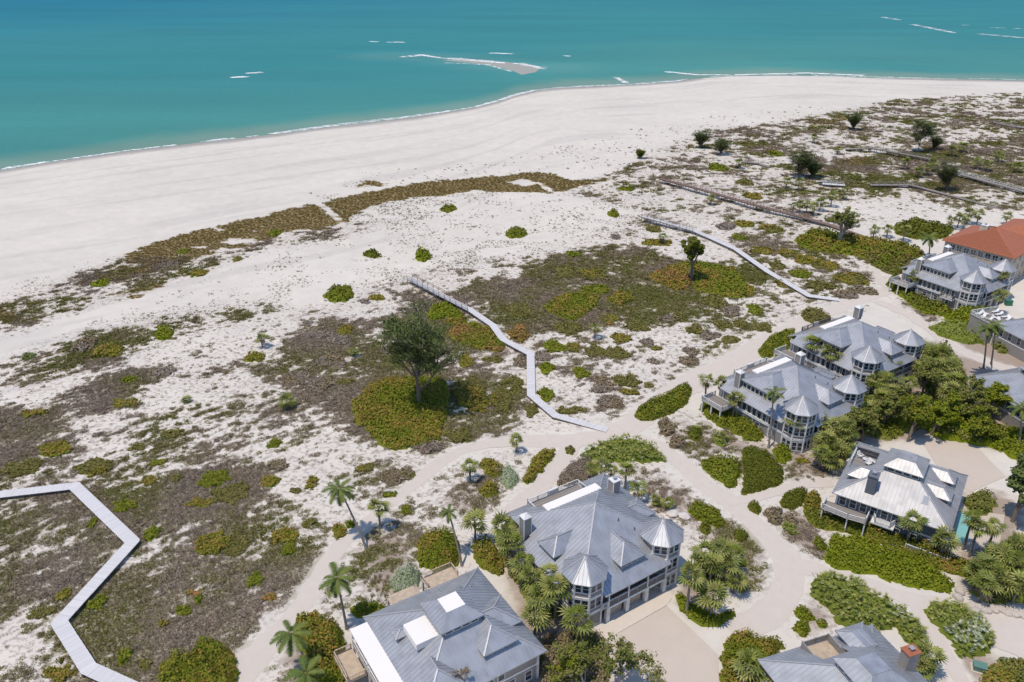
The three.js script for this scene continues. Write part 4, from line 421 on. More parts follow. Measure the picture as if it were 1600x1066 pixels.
boardwalk('pale boardwalk with a railed beach end winding past the big feathery tree', [[640, 435, 1.5], [735, 484, 1.1], [770, 508, 0.9], [786, 530, 0.8], [829, 553, 0.7], [830, 617, 0.6], [868, 649, 0.5], [946, 671, 0.15]], 1.75, 0.7, [0, 1, std(0.17, 0.14, 0.12, 0.9, { vertexColors: true })]);
boardwalk('pale boardwalk with a railed beach end next to the gnarled tree', [[1005, 338, 1.6], [1085, 360, 1.2], [1110, 371, 0.9], [1150, 389, 0.8], [1200, 424, 0.7], [1265, 462, 0.5], [1309, 468, 0.2]], 1.9, 0.7, [0, 1, std(0.22, 0.19, 0.17, 0.9, { vertexColors: true })]);
boardwalk('dark brown railed boardwalk climbing from the beach to the palm grove', [[1033, 279, 1.8], [1100, 297, 1.8], [1180, 320, 1.8], [1265, 342, 1.4], [1300, 352, 0.6], [1358, 373, 0.3]], 2.1, 1.2, [0, 3], M.brownBoard);
boardwalk('weathered railed boardwalk below the tall dark pine', [[1323, 233, 0.8], [1360, 231, 1.6], [1405, 239, 1.8], [1452, 248, 1.4]], 2.0, 1.2, [1, 3], M.deck);
boardwalk('long grey railed boardwalk leading off behind the feathery bush', [[1493, 270, 1.4], [1540, 283, 1.4], [1600, 299, 1.3], [1680, 318, 1.2]], 2.2, 1.2, [0, 3, M.board], M.deck);
boardwalk('low dark grey walkway running behind the red roofed building', [[1362, 289, 1.0], [1422, 289, 0.9], [1440, 293, 0.6], [1500, 309, 0.4], [1560, 325, 0.3], [1640, 346, 0.3]], 1.9, 0.5, [0, 2], M.deck);
boardwalk('short grey platform with railing beside the blue beach gear', [[1288, 287, 0.8], [1318, 289, 0.8]], 2.6, 0.8, [0, 1], M.board);
boardwalk('short dark walkway behind the round fan palm on the beach side', [[1160, 253, 0.9], [1185, 255, 0.9], [1202, 261, 0.7]], 1.8, 0.8, [0, 1], M.deck);
boardwalk('far railed walkway on the dune ridge at the right edge', [[1553, 191, 1], [1580, 197, 1], [1640, 205, 1]], 2, 1, [0, 2], M.deck);
{ const m = [[1283, 285], [1287, 288], [1291, 285]]; m.forEach((p, i) => { const t = thing('kayak', ['blue kayak lying on the sand by the short platform', 'second blue kayak lying closer to the short platform', 'pale blue kayak touching the short platform'][i], 'kayak'), q = P(...p); t.position.set(q[0], GY(...q) + 0.25, q[1]); t.rotation.y = 0.2 + i * 0.5; const b = new MB(); for (let k = 0; k < 8; k++) { const a = k / 8, w = x => 0.38 * Math.sin(Math.PI * x) ** 0.6, x0 = -1.8 + 3.6 * a, x1 = -1.8 + 3.6 * (a + 0.125), w0 = w(a), w1 = w(a + 0.125); const ring = (x, ww) => [[x, 0.12, -ww], [x, -0.22, -ww * 0.5], [x, -0.22, ww * 0.5], [x, 0.12, ww]]; const A = ring(x0, w0), B = ring(x1, w1); for (let j = 0; j < 4; j++) b.quad(A[j], B[j], B[(j + 1) % 4], A[(j + 1) % 4]); } b.build('hull', std(0.04 + i * 0.08, 0.14 + i * 0.08, 0.36, 0.4), t); new MB().box(-0.5, 0.4, 0.1, 0.2, -0.24, 0.24).build('cockpit', M.beam, t); }); }

// ---------------------------------------------------------------- plants
const PAL = { // leaf colours with their shares
  grape: [[0.115, 0.145, 0.011], [0.155, 0.18, 0.018], [0.085, 0.115, 0.009], [0.19, 0.175, 0.022]],
  gold: [[0.20, 0.18, 0.022], [0.15, 0.165, 0.02], [0.25, 0.19, 0.04], [0.12, 0.13, 0.015], [0.26, 0.15, 0.045]],
  rust: [[0.27, 0.15, 0.055], [0.20, 0.155, 0.035], [0.31, 0.145, 0.06], [0.15, 0.14, 0.03]],
  bright: [[0.13, 0.165, 0.008], [0.16, 0.195, 0.012], [0.10, 0.135, 0.007], [0.20, 0.205, 0.024]],
  olive: [[0.15, 0.13, 0.045], [0.12, 0.115, 0.03], [0.18, 0.15, 0.055], [0.13, 0.14, 0.028]],
  hedge: [[0.10, 0.115, 0.013], [0.125, 0.135, 0.02], [0.08, 0.095, 0.01]],
  brown: [[0.22, 0.17, 0.12], [0.17, 0.135, 0.085], [0.26, 0.20, 0.14], [0.16, 0.14, 0.06]],
  grey: [[0.25, 0.205, 0.17], [0.21, 0.175, 0.145], [0.17, 0.145, 0.11]],
  silver: [[0.32, 0.36, 0.25], [0.24, 0.29, 0.16], [0.38, 0.40, 0.31]],
  palmetto: [[0.19, 0.215, 0.045], [0.15, 0.185, 0.03], [0.26, 0.27, 0.08], [0.12, 0.155, 0.025], [0.22, 0.22, 0.07], [0.17, 0.20, 0.06]],
  pine: [[0.11, 0.14, 0.04], [0.14, 0.165, 0.055], [0.09, 0.12, 0.035]],
  wild: [[0.13, 0.155, 0.025], [0.18, 0.19, 0.045], [0.10, 0.125, 0.025], [0.20, 0.175, 0.065], [0.12, 0.135, 0.03]],
};
const pick = a => a[Math.floor(R() * a.length)];
class LB { // many small leaf faces in one indexed mesh
  constructor() { this.p = []; this.n = []; this.c = []; this.i = []; }
  leaf(x, y, z, nx, ny, nz, s, asp, col) { const l = Math.hypot(nx, ny, nz) || 1; nx /= l; ny /= l; nz /= l; let ax = R() - 0.5, ay = R() - 0.5, az = R() - 0.5; const d = ax * nx + ay * ny + az * nz; ax -= d * nx; ay -= d * ny; az -= d * nz; const q = Math.hypot(ax, ay, az) || 1; ax *= s / q; ay *= s / q; az *= s / q; const bx = (ny * az - nz * ay) * asp, by = (nz * ax - nx * az) * asp, bz = (nx * ay - ny * ax) * asp;
    const k = this.p.length / 3; this.p.push(x - ax, y - ay, z - az, x + bx, y + by, z + bz, x + ax, y + ay, z + az, x - bx, y - by, z - bz); for (let j = 0; j < 4; j++) { this.n.push(nx, ny, nz); this.c.push(col[0], col[1], col[2]); } this.i.push(k, k + 2, k + 1, k, k + 3, k + 2); }
  tri(a, b, c, col) { const k = this.p.length / 3; this.p.push(...a, ...b, ...c); const ux = b[0] - a[0], uy = b[1] - a[1], uz = b[2] - a[2], vx = c[0] - a[0], vy = c[1] - a[1], vz = c[2] - a[2]; let x = uy * vz - uz * vy, y = uz * vx - ux * vz, z = ux * vy - uy * vx; const f = y < 0, l = (Math.hypot(x, y, z) || 1) * (f ? -1 : 1); for (let j = 0; j < 3; j++) { this.n.push(x / l, y / l, z / l); this.c.push(...col); } if (f) this.i.push(k, k + 2, k + 1); else this.i.push(k, k + 1, k + 2); }
  geo() { const g = new THREE.BufferGeometry(); g.setAttribute('position', new THREE.Float32BufferAttribute(this.p, 3)); g.setAttribute('normal', new THREE.Float32BufferAttribute(this.n, 3)); g.setAttribute('color', new THREE.Float32BufferAttribute(this.c, 3)); g.setIndex(this.i); return g; }
}
let SH = 0;
// a shrub or bed: domed body over a ground outline, lumpy, covered with leaf faces
function shrub(name, label, category, group, pl, h, pal, o = {}) {
  srand(1000 + SH++ * 7); let x0 = 1e9, x1 = -1e9, z0 = 1e9, z1 = -1e9, cx = 0, cz = 0; for (const q of pl) { x0 = Math.min(x0, q[0]); x1 = Math.max(x1, q[0]); z0 = Math.min(z0, q[1]); z1 = Math.max(z1, q[1]); cx += q[0] / pl.length; cz += q[1] / pl.length; }
  const dist = Math.hypot(cx, CAMH, cz), ls = o.leaf || Math.max(0.16, dist * 0.00125), edge = o.edge || h * 0.9 + 0.2, lump = Math.min(0.85, (o.lump ?? 0.5) * (/hedge/.test(name) ? 1 : 1.3)), fr = o.freq || 0.55, colors = PAL[pal], col2 = o.mix ? PAL[o.mix] : colors;
  const hgt = (x, z) => { const d = edgeDist(x, z, pl); return h * Math.pow(1 - Math.pow(1 - Math.min(1, d / edge), 2), 0.6) * (1 - lump + lump * 1.9 * Math.pow(fbm(x * fr + 7, z * fr, 3), 1.15)); };
  const rag = o.rag ?? (/hedge/.test(name) ? 0.25 : /clump/.test(name) ? 0 : Math.min(0.9, 0.16 * Math.sqrt(Math.abs(pl.reduce((q, a, i) => { const b = pl[(i + 1) % pl.length]; return q + a[0] * b[1] - b[0] * a[1]; }, 0) / 2)))), inS = (x, z) => inside(x, z, pl) && (!rag || edgeDist(x, z, pl) > rag * (2.2 * fbm(x * 0.9, z * 0.9 + 3, 3) - 0.7)); const g = thing(name, label, category, group), area = Math.abs(pl.reduce((s, q, i) => { const r = pl[(i + 1) % pl.length]; return s + q[0] * r[1] - r[0] * q[1]; }, 0) / 2); const gy = GY(cx, cz); g.position.set(cx, gy, cz);
  const cell = Math.max(0.45, Math.sqrt(area) / 26), core = new LB(), stemCol = colors[1]; const H = new Map(), hk = (i, j) => { const k = i + ',' + j; if (!H.has(k)) { const x = x0 + i * cell, z = z0 + j * cell; H.set(k, inS(x, z) ? hgt(x, z) * 0.55 + GY(x, z) - gy : GY(x, z) - gy - 0.25); } return [x0 + i * cell - cx, H.get(k), z0 + j * cell - cz]; };
  for (let j = -1; z0 + j * cell < z1 + cell; j++) for (let i = -1; x0 + i * cell < x1 + cell; i++) { const a = hk(i, j), b = hk(i + 1, j), c = hk(i + 1, j + 1), d = hk(i, j + 1), low = q => q[1] < -0.2 ; const any = [a, b, c, d].filter(q => inS(q[0] + cx, q[2] + cz)).length; if (!any) continue; core.tri(a, c, b, stemCol); core.tri(a, d, c, stemCol); }
  const lb = new LB(), N = Math.min(o.max || 9000, Math.ceil(area * (o.dens || 1.25) / (ls * ls))); let k = 0, tries = 0; while (k < N && tries < N * 6) { tries++; const x = rr(x0, x1), z = rr(z0, z1); if (!inS(x, z)) { if (inside(x, z, pl)) k++; continue; } k++; const y0 = hgt(x, z), e = 0.3, gx = hgt(x + e, z) - y0, gz = hgt(x, z + e) - y0; const up = y0 * rr(0.5, 1.12) + rr(-0.03, 0.06) + (o.spiky ? rr(0, 0.25) : 0); const m = fbm(x * 0.23 + 31, z * 0.23, 2) + rr(-0.12, 0.12) > (o.mixAt ?? 0.5); let c = pick(m ? col2 : colors); const v = rr(0.8, 1.2); c = [c[0] * v, c[1] * v, c[2] * v];
    if (o.fan) { const az = rr(0, 6.28), el = rr(0.1, 0.9), dx = Math.cos(az) * Math.cos(el), dz = Math.sin(az) * Math.cos(el), dy = Math.sin(el); for (let f = -3; f <= 3; f++) { const aa = az + f * 0.33, l = o.fan * (1 - 0.06 * f * f) * v, tx = Math.cos(aa) * Math.cos(el), tz = Math.sin(aa) * Math.cos(el), px = -Math.sin(aa) * 0.05, pz = Math.cos(aa) * 0.05, bx = x - cx, by = up + GY(x, z) - gy, bz = z - cz; lb.tri([bx - px, by, bz - pz], [bx + tx * l, by + dy * l * 0.9, bz + tz * l], [bx + px, by, bz + pz], c); } }
    else lb.leaf(x - cx, up + GY(x, z) - gy, z - cz, -gx / e + rr(-0.8, 0.8), 1 + rr(-0.3, 0.3), -gz / e + rr(-0.8, 0.8), ls * rr(0.7, 1.3), o.asp || 0.75, c); }
  put('stem', core.geo(), M.dull, g); put('foliage', lb.geo(), o.mat || M.leaf, g); return g;
}
// low mats on the dunes: [x, y, rx, ry, palette, height]
const mats = [];
for (const [x, y, rx, ry, p = 'olive', h = 0.45] of [[972, 531, 16, 9], [890, 513, 21, 11], [867, 541, 18, 10, 'grape'], [895, 543, 12, 9], [927, 550, 16, 10], [967, 554, 22, 11], [952, 500, 16, 9], [995, 512, 20, 8], [1012, 537, 12, 6, 'brown'], [1027, 546, 11, 4], [851, 555, 17, 9, 'brown'], [855, 576, 13, 9, 'bright', 0.8], [907, 584, 17, 9, 'grape', 0.7], [942, 604, 18, 13, 'brown'], [976, 598, 26, 11, 'olive'], [984, 615, 16, 7], [952, 631, 20, 12, 'brown', 0.7], [1015, 602, 9, 6], [1022, 565, 10, 5, 'brown'], [1075, 564, 21, 8, 'brown'], [1080, 550, 13, 6, 'brown'], [853, 617, 13, 10, 'grape', 0.6], [893, 642, 22, 8], [830, 641, 15, 11], [814, 565, 11, 10, 'brown'], [807, 602, 11, 15, 'olive'], [812, 487, 21, 11], [1141, 532, 15, 7], [1110, 527, 16, 7, 'brown'], [1132, 510, 15, 7], [1085, 517, 14, 8], [1117, 472, 18, 11], [1142, 485, 15, 10, 'brown'], [1180, 485, 15, 10, 'grape'], [1155, 507, 15, 7], [1187, 512, 16, 8], [927, 430, 26, 10], [882, 427, 15, 10], [1160, 455, 25, 9, 'gold'], [1045, 500, 16, 6, 'brown'], [1062, 498, 14, 7],
  [85, 706, 25, 13, 'gold', 0.6], [150, 732, 28, 13], [215, 698, 15, 7], [272, 678, 20, 7], [232, 751, 15, 9], [34, 733, 30, 15], [275, 748, 11, 6], [337, 748, 30, 13, 'grape', 0.7], [360, 772, 34, 18, 'olive'], [310, 787, 22, 10, 'gold'], [335, 848, 26, 20, 'gold', 0.8], [368, 855, 20, 18, 'olive'], [192, 793, 20, 11, 'grape', 0.5], [240, 833, 13, 13, 'grape', 0.6], [144, 821, 10, 9, 'grape'], [247, 723, 11, 6, 'grape'], [427, 692, 13, 8, 'grape', 0.6], [421, 753, 14, 10, 'gold'], [434, 726, 20, 11, 'brown'], [487, 756, 14, 9], [462, 768, 9, 5], [485, 818, 14, 8], [531, 831, 14, 13, 'gold', 0.7], [548, 822, 12, 9, 'grape'], [445, 838, 20, 13, 'gold', 0.6], [452, 858, 10, 12, 'grape'], [620, 744, 24, 14, 'brown'], [638, 745, 15, 9, 'olive'], [570, 732, 18, 7], [636, 798, 11, 9, 'grape'], [610, 773, 11, 6, 'grape'], [155, 942, 20, 11, 'grape', 0.5], [285, 955, 14, 9, 'grape', 0.6], [308, 938, 10, 8, 'grape'], [310, 928, 10, 6, 'rust'], [191, 1027, 15, 14, 'grape', 0.6], [98, 932, 14, 11, 'gold', 0.6], [257, 975, 9, 7, 'gold'], [220, 1040, 24, 10, 'olive'], [65, 960, 20, 12, 'olive'], [90, 1050, 26, 18, 'olive'], [300, 925, 7, 5, 'rust'], [420, 935, 12, 9, 'rust', 0.4], [400, 905, 12, 12, 'grape'],
  [158, 443, 13, 5, 'bright', 0.8], [284, 394, 10, 4, 'grape'], [371, 405, 8, 4, 'olive'], [310, 428, 16, 6, 'gold'], [285, 425, 9, 5, 'olive'], [43, 558, 14, 6, 'pine', 0.6], [165, 553, 24, 13, 'gold', 0.9], [135, 542, 20, 12, 'brown', 0.7], [255, 583, 18, 7, 'grey', 1.0], [55, 646, 24, 7, 'gold', 0.6], [205, 595, 12, 6, 'grape', 0.5], [398, 560, 16, 7, 'gold', 0.7], [540, 597, 16, 6, 'olive', 0.5], [540, 516, 15, 7, 'gold', 0.8], [195, 632, 26, 8, 'olive'], [430, 365, 11, 5, 'grape'], [700, 327, 14, 5, 'grape', 0.8], [500, 520, 12, 4, 'brown'], [505, 525, 30, 6, 'grey'], [530, 533, 16, 8, 'grey'], [480, 505, 9, 4, 'grey'], [455, 533, 10, 4, 'grey'], [570, 472, 12, 4, 'grey'], [590, 467, 15, 5, 'gold'], [670, 560, 12, 9, 'olive'], [695, 540, 14, 10, 'brown'], [728, 565, 14, 9, 'gold'], [770, 562, 18, 6, 'olive'], [735, 610, 22, 18, 'olive', 0.8], [785, 627, 18, 18, 'olive', 0.6], [793, 597, 13, 6, 'olive'], [715, 682, 22, 12, 'olive', 0.6], [670, 700, 24, 12, 'brown', 0.5], [500, 600, 24, 12, 'brown'], [460, 590, 22, 12, 'brown'], [520, 565, 26, 10, 'brown'],
  [980, 296, 12, 4, 'grape', 0.8], [959, 335, 9, 5, 'grape', 1], [961, 372, 9, 4, 'grey', 0.8], [895, 399, 14, 5, 'grape', 0.8], [1030, 380, 26, 6, 'gold', 0.6], [1120, 262, 15, 5, 'grape', 0.8], [1210, 241, 13, 4, 'grape', 0.7], [1165, 286, 14, 5, 'olive', 0.8], [1175, 307, 14, 5, 'olive', 0.8], [1135, 356, 14, 5, 'grey', 0.8], [1165, 352, 18, 6, 'gold', 0.8], [1205, 360, 18, 7, 'olive', 0.8], [1155, 372, 14, 5, 'grape'], [1190, 392, 18, 6, 'gold'], [1230, 398, 18, 6, 'olive'], [1260, 408, 20, 7, 'gold'], [1215, 415, 14, 6, 'olive'], [1290, 415, 20, 8, 'olive'], [1250, 430, 18, 7, 'grape'], [1280, 447, 22, 8, 'olive'], [1330, 435, 24, 10, 'olive', 0.6], [1320, 460, 24, 8, 'brown', 0.6], [1350, 455, 18, 8, 'brown'], [1225, 445, 14, 6, 'olive'], [1020, 357, 14, 5, 'olive']]) mats.push([x, y, rx, ry, p, h]);
const MATL = { olive: 'olive green shrub mat', brown: 'brown twiggy shrub mat', grape: 'fresh green shrub clump', gold: 'yellow green shrub clump', rust: 'rust brown leafy clump', bright: 'bright green leafy shrub', grey: 'grey dead brush heap', pine: 'dark green low shrub' };
const MARKS = [['near the grey zigzag boardwalk', 60, [60, 765], [116, 759], [160, 800], [207, 846], [150, 910], [92, 970], [138, 1044]], ['near the boardwalk that winds past the big feathery tree', 50, [690, 460], [735, 484], [786, 530], [829, 553], [830, 590], [830, 617], [868, 649], [946, 671]], ['around the big feathery tree', 90, [655, 632]], ['around the dense evergreen with the dark trunk', 70, [1080, 437]], ['near the leaning coconut palm', 60, [560, 835]], ['near the pale boardwalk by the gnarled tree', 45, [1060, 352], [1110, 371], [1150, 389], [1200, 424], [1265, 462], [1309, 468]], ['near the broad sandy track', 45, [1030, 630], [1085, 597], [1150, 563], [1200, 535], [1250, 508]], ['beside the olive grassy hollow', 60, [250, 390], [300, 370], [420, 345], [560, 310], [700, 300]], ['near the dark brown boardwalk', 40, [1050, 285], [1100, 297], [1180, 320], [1265, 342]], ['near the small fan palm standing alone in the scrub field', 55, [930, 512]], ['near a lone fan palm on the open dune', 55, [408, 529], [447, 626]], ['along the curving sandy footpath', 60, [478, 935], [512, 880], [600, 795], [650, 755], [690, 722]]];
mats.forEach(([x, y, rx, ry, p, h], i) => { let near = x < 430 ? (y > 820 ? 'deep in the brown scrub right of the zigzag boardwalk' : y > 640 ? 'in the scrub above the zigzag boardwalk' : 'on the open dune toward the beach') : x > 1100 ? 'on the dunes below the far pines' : y < 560 ? 'in the mottled scrub field' : 'on the speckled sand between boardwalk and track', bd = 1; for (const [l, r, ...pt] of MARKS) for (const q of pt) { const d = Math.hypot(q[0] - x, (q[1] - y) * 1.4) / r; if (d < bd) { bd = d; near = l; } } const size = rx > 19 ? 'wide' : rx < 12 ? 'small' : 'low', lab = `${size} ${MATL[p]} ${near}`; shrub('dune_shrub', lab, 'shrub', lab.replace('mat ', 'mats '), ell(x, y, rx, ry), h, p, { lump: 0.6, freq: 0.8, max: 2600, rag: Math.min(1.1, rx * 0.05), mix: p === 'olive' && i % 3 === 0 ? 'gold' : p === 'brown' ? 'grey' : undefined }); });
const bed = (name, label, category, pts, h, pal, o) => shrub(name, label, category, null, pxPoly(pts), h, pal, o);
bed('sea_grape', 'wide yellow green sea grape thicket spreading beneath the big feathery tree', 'shrub', [[548, 630], [575, 603], [605, 592], [650, 590], [690, 592], [700, 600], [706, 615], [700, 635], [697, 660], [690, 690], [660, 700], [620, 706], [590, 697], [572, 675], [552, 662]], 1.2, 'gold', { mix: 'grape', max: 16000, lump: 0.5 });
bed('sea_grape', 'yellow green shrub in the shade right of the big feathery tree', 'shrub', [[706, 612], [725, 600], [750, 610], [764, 625], [762, 645], [735, 642], [712, 632]], 1.1, 'gold', {});
bed('sea_grape', 'round bright green shrub on the open beach sand below the grassy strip', 'shrub', [[646, 403], [650, 396], [662, 394], [674, 399], [676, 406], [664, 412], [650, 411]], 1.6, 'bright', {});
bed('sea_grape', 'bright green mound with dry grass behind it on the dune edge', 'shrub', [[503, 464], [515, 454], [532, 450], [552, 451], [554, 464], [542, 473], [520, 474]], 1.6, 'grape', {});
bed('sea_grape', 'small bright green bush alone on the dune with a dark shadow', 'shrub', [[240, 522], [248, 514], [262, 511], [272, 519], [270, 529], [255, 534], [243, 531]], 1.6, 'bright', {});
bed('sea_grape', 'dark green flat bush near the narrow beach trail', 'shrub', [[563, 399], [573, 392], [587, 391], [598, 401], [585, 404]], 1.3, 'hedge', {}); bed('sea_grape', 'oval green bush on the sand above the mottled scrub field', 'shrub', [[787, 364], [796, 358], [812, 357], [826, 365], [815, 371], [795, 371]], 1.5, 'grape', {});
bed('sea_grape', 'lime green bush touching the railed boardwalk ramp', 'shrub', [[664, 490], [675, 478], [700, 474], [722, 490], [730, 500], [700, 498], [672, 502]], 1.1, 'bright', {}); bed('sea_grape', 'orange green carpet of sea grape below the boardwalk bend', 'shrub', [[690, 518], [712, 508], [740, 504], [764, 510], [790, 540], [783, 553], [745, 546], [705, 532]], 0.9, 'rust', { mix: 'grape' }); bed('sea_grape', 'golden patch between boardwalk ramp and scrub', 'shrub', [[690, 500], [728, 496], [731, 505], [700, 510]], 0.7, 'gold', {}); bed('sea_grape', 'rust red sea grape clump right of the boardwalk corner', 'shrub', [[790, 520], [806, 509], [824, 512], [829, 526], [815, 535], [798, 530]], 1.1, 'rust', {});
bed('sea_grape', 'broad yellow green mat in the middle of the scrub field', 'shrub', [[845, 482], [870, 463], [905, 458], [940, 465], [935, 480], [915, 492], [898, 503], [868, 495]], 0.8, 'gold', { mix: 'grape' }); bed('sea_grape', 'green oval mat crowned by orange leaves in the scrub field', 'shrub', [[905, 450], [940, 444], [958, 452], [945, 462], [912, 460]], 0.8, 'grape', {}); bed('sea_grape', 'orange tipped mat right of the yellow green mat', 'shrub', [[944, 470], [965, 457], [988, 460], [994, 470], [970, 480]], 0.9, 'gold', { mix: 'rust' });
bed('sea_grape', 'orange brown sea grape carpet left of the dark trunked tree', 'shrub', [[1008, 430], [1035, 420], [1075, 414], [1082, 440], [1078, 452], [1060, 455], [1025, 442]], 1.0, 'rust', { mix: 'gold' }); bed('sea_grape', 'green sea grape carpet in the shade of the dark trunked tree', 'shrub', [[1035, 418], [1075, 408], [1110, 410], [1150, 420], [1172, 450], [1165, 468], [1125, 465], [1085, 452], [1080, 420]], 0.9, 'grape', { mix: 'gold' });
bed('sea_grape', 'big dark green sea grape mound with a gap beside the lower sandy path', 'shrub', [[243, 1048], [268, 1028], [300, 1020], [315, 1005], [335, 1000], [352, 1012], [374, 1030], [376, 1050], [362, 1090], [245, 1095]], 2.4, 'grape', { mix: 'gold', mixAt: 0.6, lump: 0.55, max: 14000 });
bed('sea_grape', 'tall golden green shrubs between the coconut palms and the blue grey house', 'shrub', [[462, 965], [495, 955], [530, 975], [541, 1000], [535, 1035], [548, 1060], [530, 1090], [490, 1080], [478, 1040], [460, 1000]], 2.4, 'gold', { mix: 'grape', lump: 0.6, max: 12000 });
shrub('silver_bush', 'round silvery green bush at the corner of the blue grey house', 'bush', null, ell(637, 908, 25, 21), 2.4, 'silver', { spiky: true, leaf: 0.2, asp: 0.3, dens: 2, max: 7000 }); bed('clipped_hedge', 'small clipped green hedge in front of the blue grey house', 'hedge', [[545, 955], [560, 944], [585, 942], [605, 948], [606, 958], [585, 965], [555, 966]], 1.2, 'grape', {});
bed('sea_grape', 'large round sea grape with red and gold leaves behind the slender palm', 'shrub', [[648, 855], [662, 834], [698, 828], [718, 840], [723, 868], [712, 890], [680, 897], [655, 887]], 2.3, 'grape', { mix: 'gold', lump: 0.35, max: 9000 });
shrub('silver_bush', 'silvery spiky bush beside the sandy lane', 'bush', null, ell(795, 748, 17, 17), 1.6, 'silver', { spiky: true, asp: 0.25, leaf: 0.2, dens: 1.6 }); shrub('sea_grape', 'golden shrub left of the silvery spiky bush', 'shrub', null, ell(764, 766, 14, 11), 1.5, 'gold', {}); shrub('dune_shrub', 'brown green shrub behind the silvery spiky bush', 'shrub', null, ell(768, 733, 18, 13), 1.2, 'gold', { mix: 'brown' }); bed('sea_grape', 'golden hedge curving along the sandy lane', 'hedge', [[815, 750], [830, 718], [848, 704], [868, 700], [872, 712], [852, 736], [836, 756], [820, 760]], 1.4, 'gold', {});
bed('palmetto_bed', 'mound of grey green palmettos where the sandy tracks fork', 'palmetto', [[905, 712], [930, 697], [960, 687], [1000, 690], [1030, 705], [1042, 722], [1010, 727], [960, 724], [935, 722], [912, 722]], 1.7, 'palmetto', { fan: 0.7, dens: 0.35, max: 2600, mix: 'silver', mixAt: 0.74 }); bed('dry_bush', 'brown dry bush bank behind the roof deck', 'shrub', [[868, 748], [888, 727], [915, 716], [938, 725], [936, 745], [905, 755], [872, 764]], 1.6, 'brown', { lump: 0.6, asp: 0.35, mix: 'grey' });
bed('clipped_hedge', 'kidney shaped clipped hedge beside the broad sandy track', 'hedge', [[990, 651], [996, 640], [1012, 628], [1040, 618], [1060, 605], [1074, 600], [1082, 610], [1074, 632], [1050, 648], [1020, 658], [1000, 658]], 1.6, 'hedge', { mix: 'grape', lump: 0.3, max: 9000 });
bed('sea_grape', 'rounded green hedge left of the dark clipped hedge', 'hedge', [[1093, 722], [1115, 716], [1140, 716], [1158, 728], [1157, 752], [1145, 766], [1120, 755], [1100, 740]], 1.5, 'grape', { lump: 0.35 }); bed('clipped_hedge', 'dark green clipped hedge block beside the planted sandy bed', 'hedge', [[1158, 704], [1172, 700], [1200, 709], [1225, 737], [1224, 757], [1190, 768], [1158, 776], [1161, 740]], 1.6, 'hedge', { lump: 0.15, leaf: 0.13 });
bed('clipped_hedge', 'low rounded hedge at the end of the long hedge', 'hedge', [[1217, 787], [1225, 772], [1248, 764], [1262, 768], [1256, 790], [1236, 798], [1222, 796]], 1.5, 'hedge', { lump: 0.2, leaf: 0.13 }); bed('clipped_hedge', 'long dark hedge wrapping the pale roofed cupola house', 'hedge', [[1255, 778], [1270, 768], [1283, 780], [1281, 800], [1300, 808], [1340, 817], [1400, 838], [1450, 852], [1490, 872], [1525, 885], [1520, 906], [1480, 896], [1430, 876], [1380, 852], [1320, 834], [1272, 826], [1256, 806]], 1.8, 'gold', { mix: 'hedge', lump: 0.35, max: 16000 });
bed('sea_grape', 'large bright green shrub bed between long hedge and sandy track', 'shrub', [[1283, 886], [1288, 860], [1298, 836], [1340, 838], [1385, 856], [1425, 871], [1462, 887], [1492, 918], [1486, 929], [1430, 922], [1370, 905], [1320, 893]], 1.5, 'bright', { lump: 0.45, max: 18000 });
bed('palmetto_bed', 'long palmetto bed between two sandy tracks behind the house with the tan deck', 'palmetto', [[1260, 908], [1285, 898], [1340, 910], [1380, 938], [1420, 963], [1446, 985], [1452, 1015], [1440, 1045], [1420, 1010], [1400, 985], [1350, 990], [1312, 982], [1285, 952], [1263, 928]], 1.8, 'palmetto', { fan: 0.75, dens: 0.3, max: 4200, mix: 'silver', mixAt: 0.74 }); bed('palmetto_bed', 'grey green palmetto bed next to the line of pale stones', 'palmetto', [[1438, 950], [1460, 940], [1500, 945], [1530, 965], [1550, 990], [1556, 1016], [1535, 1032], [1500, 1030], [1480, 1002], [1455, 975]], 1.7, 'palmetto', { fan: 0.7, dens: 0.3, max: 3200, mix: 'silver', mixAt: 0.72 });
bed('sea_grape', 'green sea grape clump beside the two white boulders', 'shrub', [[1072, 797], [1085, 785], [1110, 790], [1130, 806], [1135, 821], [1120, 828], [1095, 820], [1076, 811]], 1.4, 'grape', { lump: 0.5 }); for (const [x, y, r, p, l] of [[1158, 838, 11, 'hedge', 'round dark bush at the bend of the sandy track'], [1102, 826, 10, 'hedge', 'small round bush below the green clump by the boulders'], [1178, 795, 10, 'hedge', 'little clipped bush by the sandy track fork'], [1280, 850, 12, 'hedge', 'round olive bush at the corner of the bright green bed'], [1212, 808, 15, 'brown', 'brown green bush in the sandy island'], [1234, 815, 11, 'brown', 'second brown green bush in the sandy island'], [1158, 880, 8, 'hedge', 'small bush on the dry slope next to the palms'], [1234, 828, 10, 'palmetto', 'small grey green palmetto in the sandy island'], [1255, 962, 13, 'grape', 'green bush in the mulch bed behind the house with the tan deck'], [1285, 977, 9, 'grape', 'small green bush beside the palmetto bed'], [1252, 983, 13, 'grape', 'low green bush in the mulch bed near the roof corner'], [1043, 672, 16, 'brown', 'brown bush where the tracks meet'], [1086, 680, 11, 'hedge', 'green bush below the turreted house'], [1058, 695, 14, 'brown', 'tan brown bush along the track'], [1126, 688, 12, 'palmetto', 'spiky palmetto below the turreted house hedge'], [1275, 496, 24, 'olive', 'wide flat olive bush beside the broad track'], [890, 705, 8, 'olive', 'low olive clump by the end of the boardwalk']]) shrub('bush', l, 'bush', null, ell(x, y, r, r * (r > 20 ? 0.45 : 0.85)), Math.min(1.5, r * 0.12), p, { lump: 0.35, ...(p === 'palmetto' ? { fan: 0.5, dens: 0.6 } : {}) });
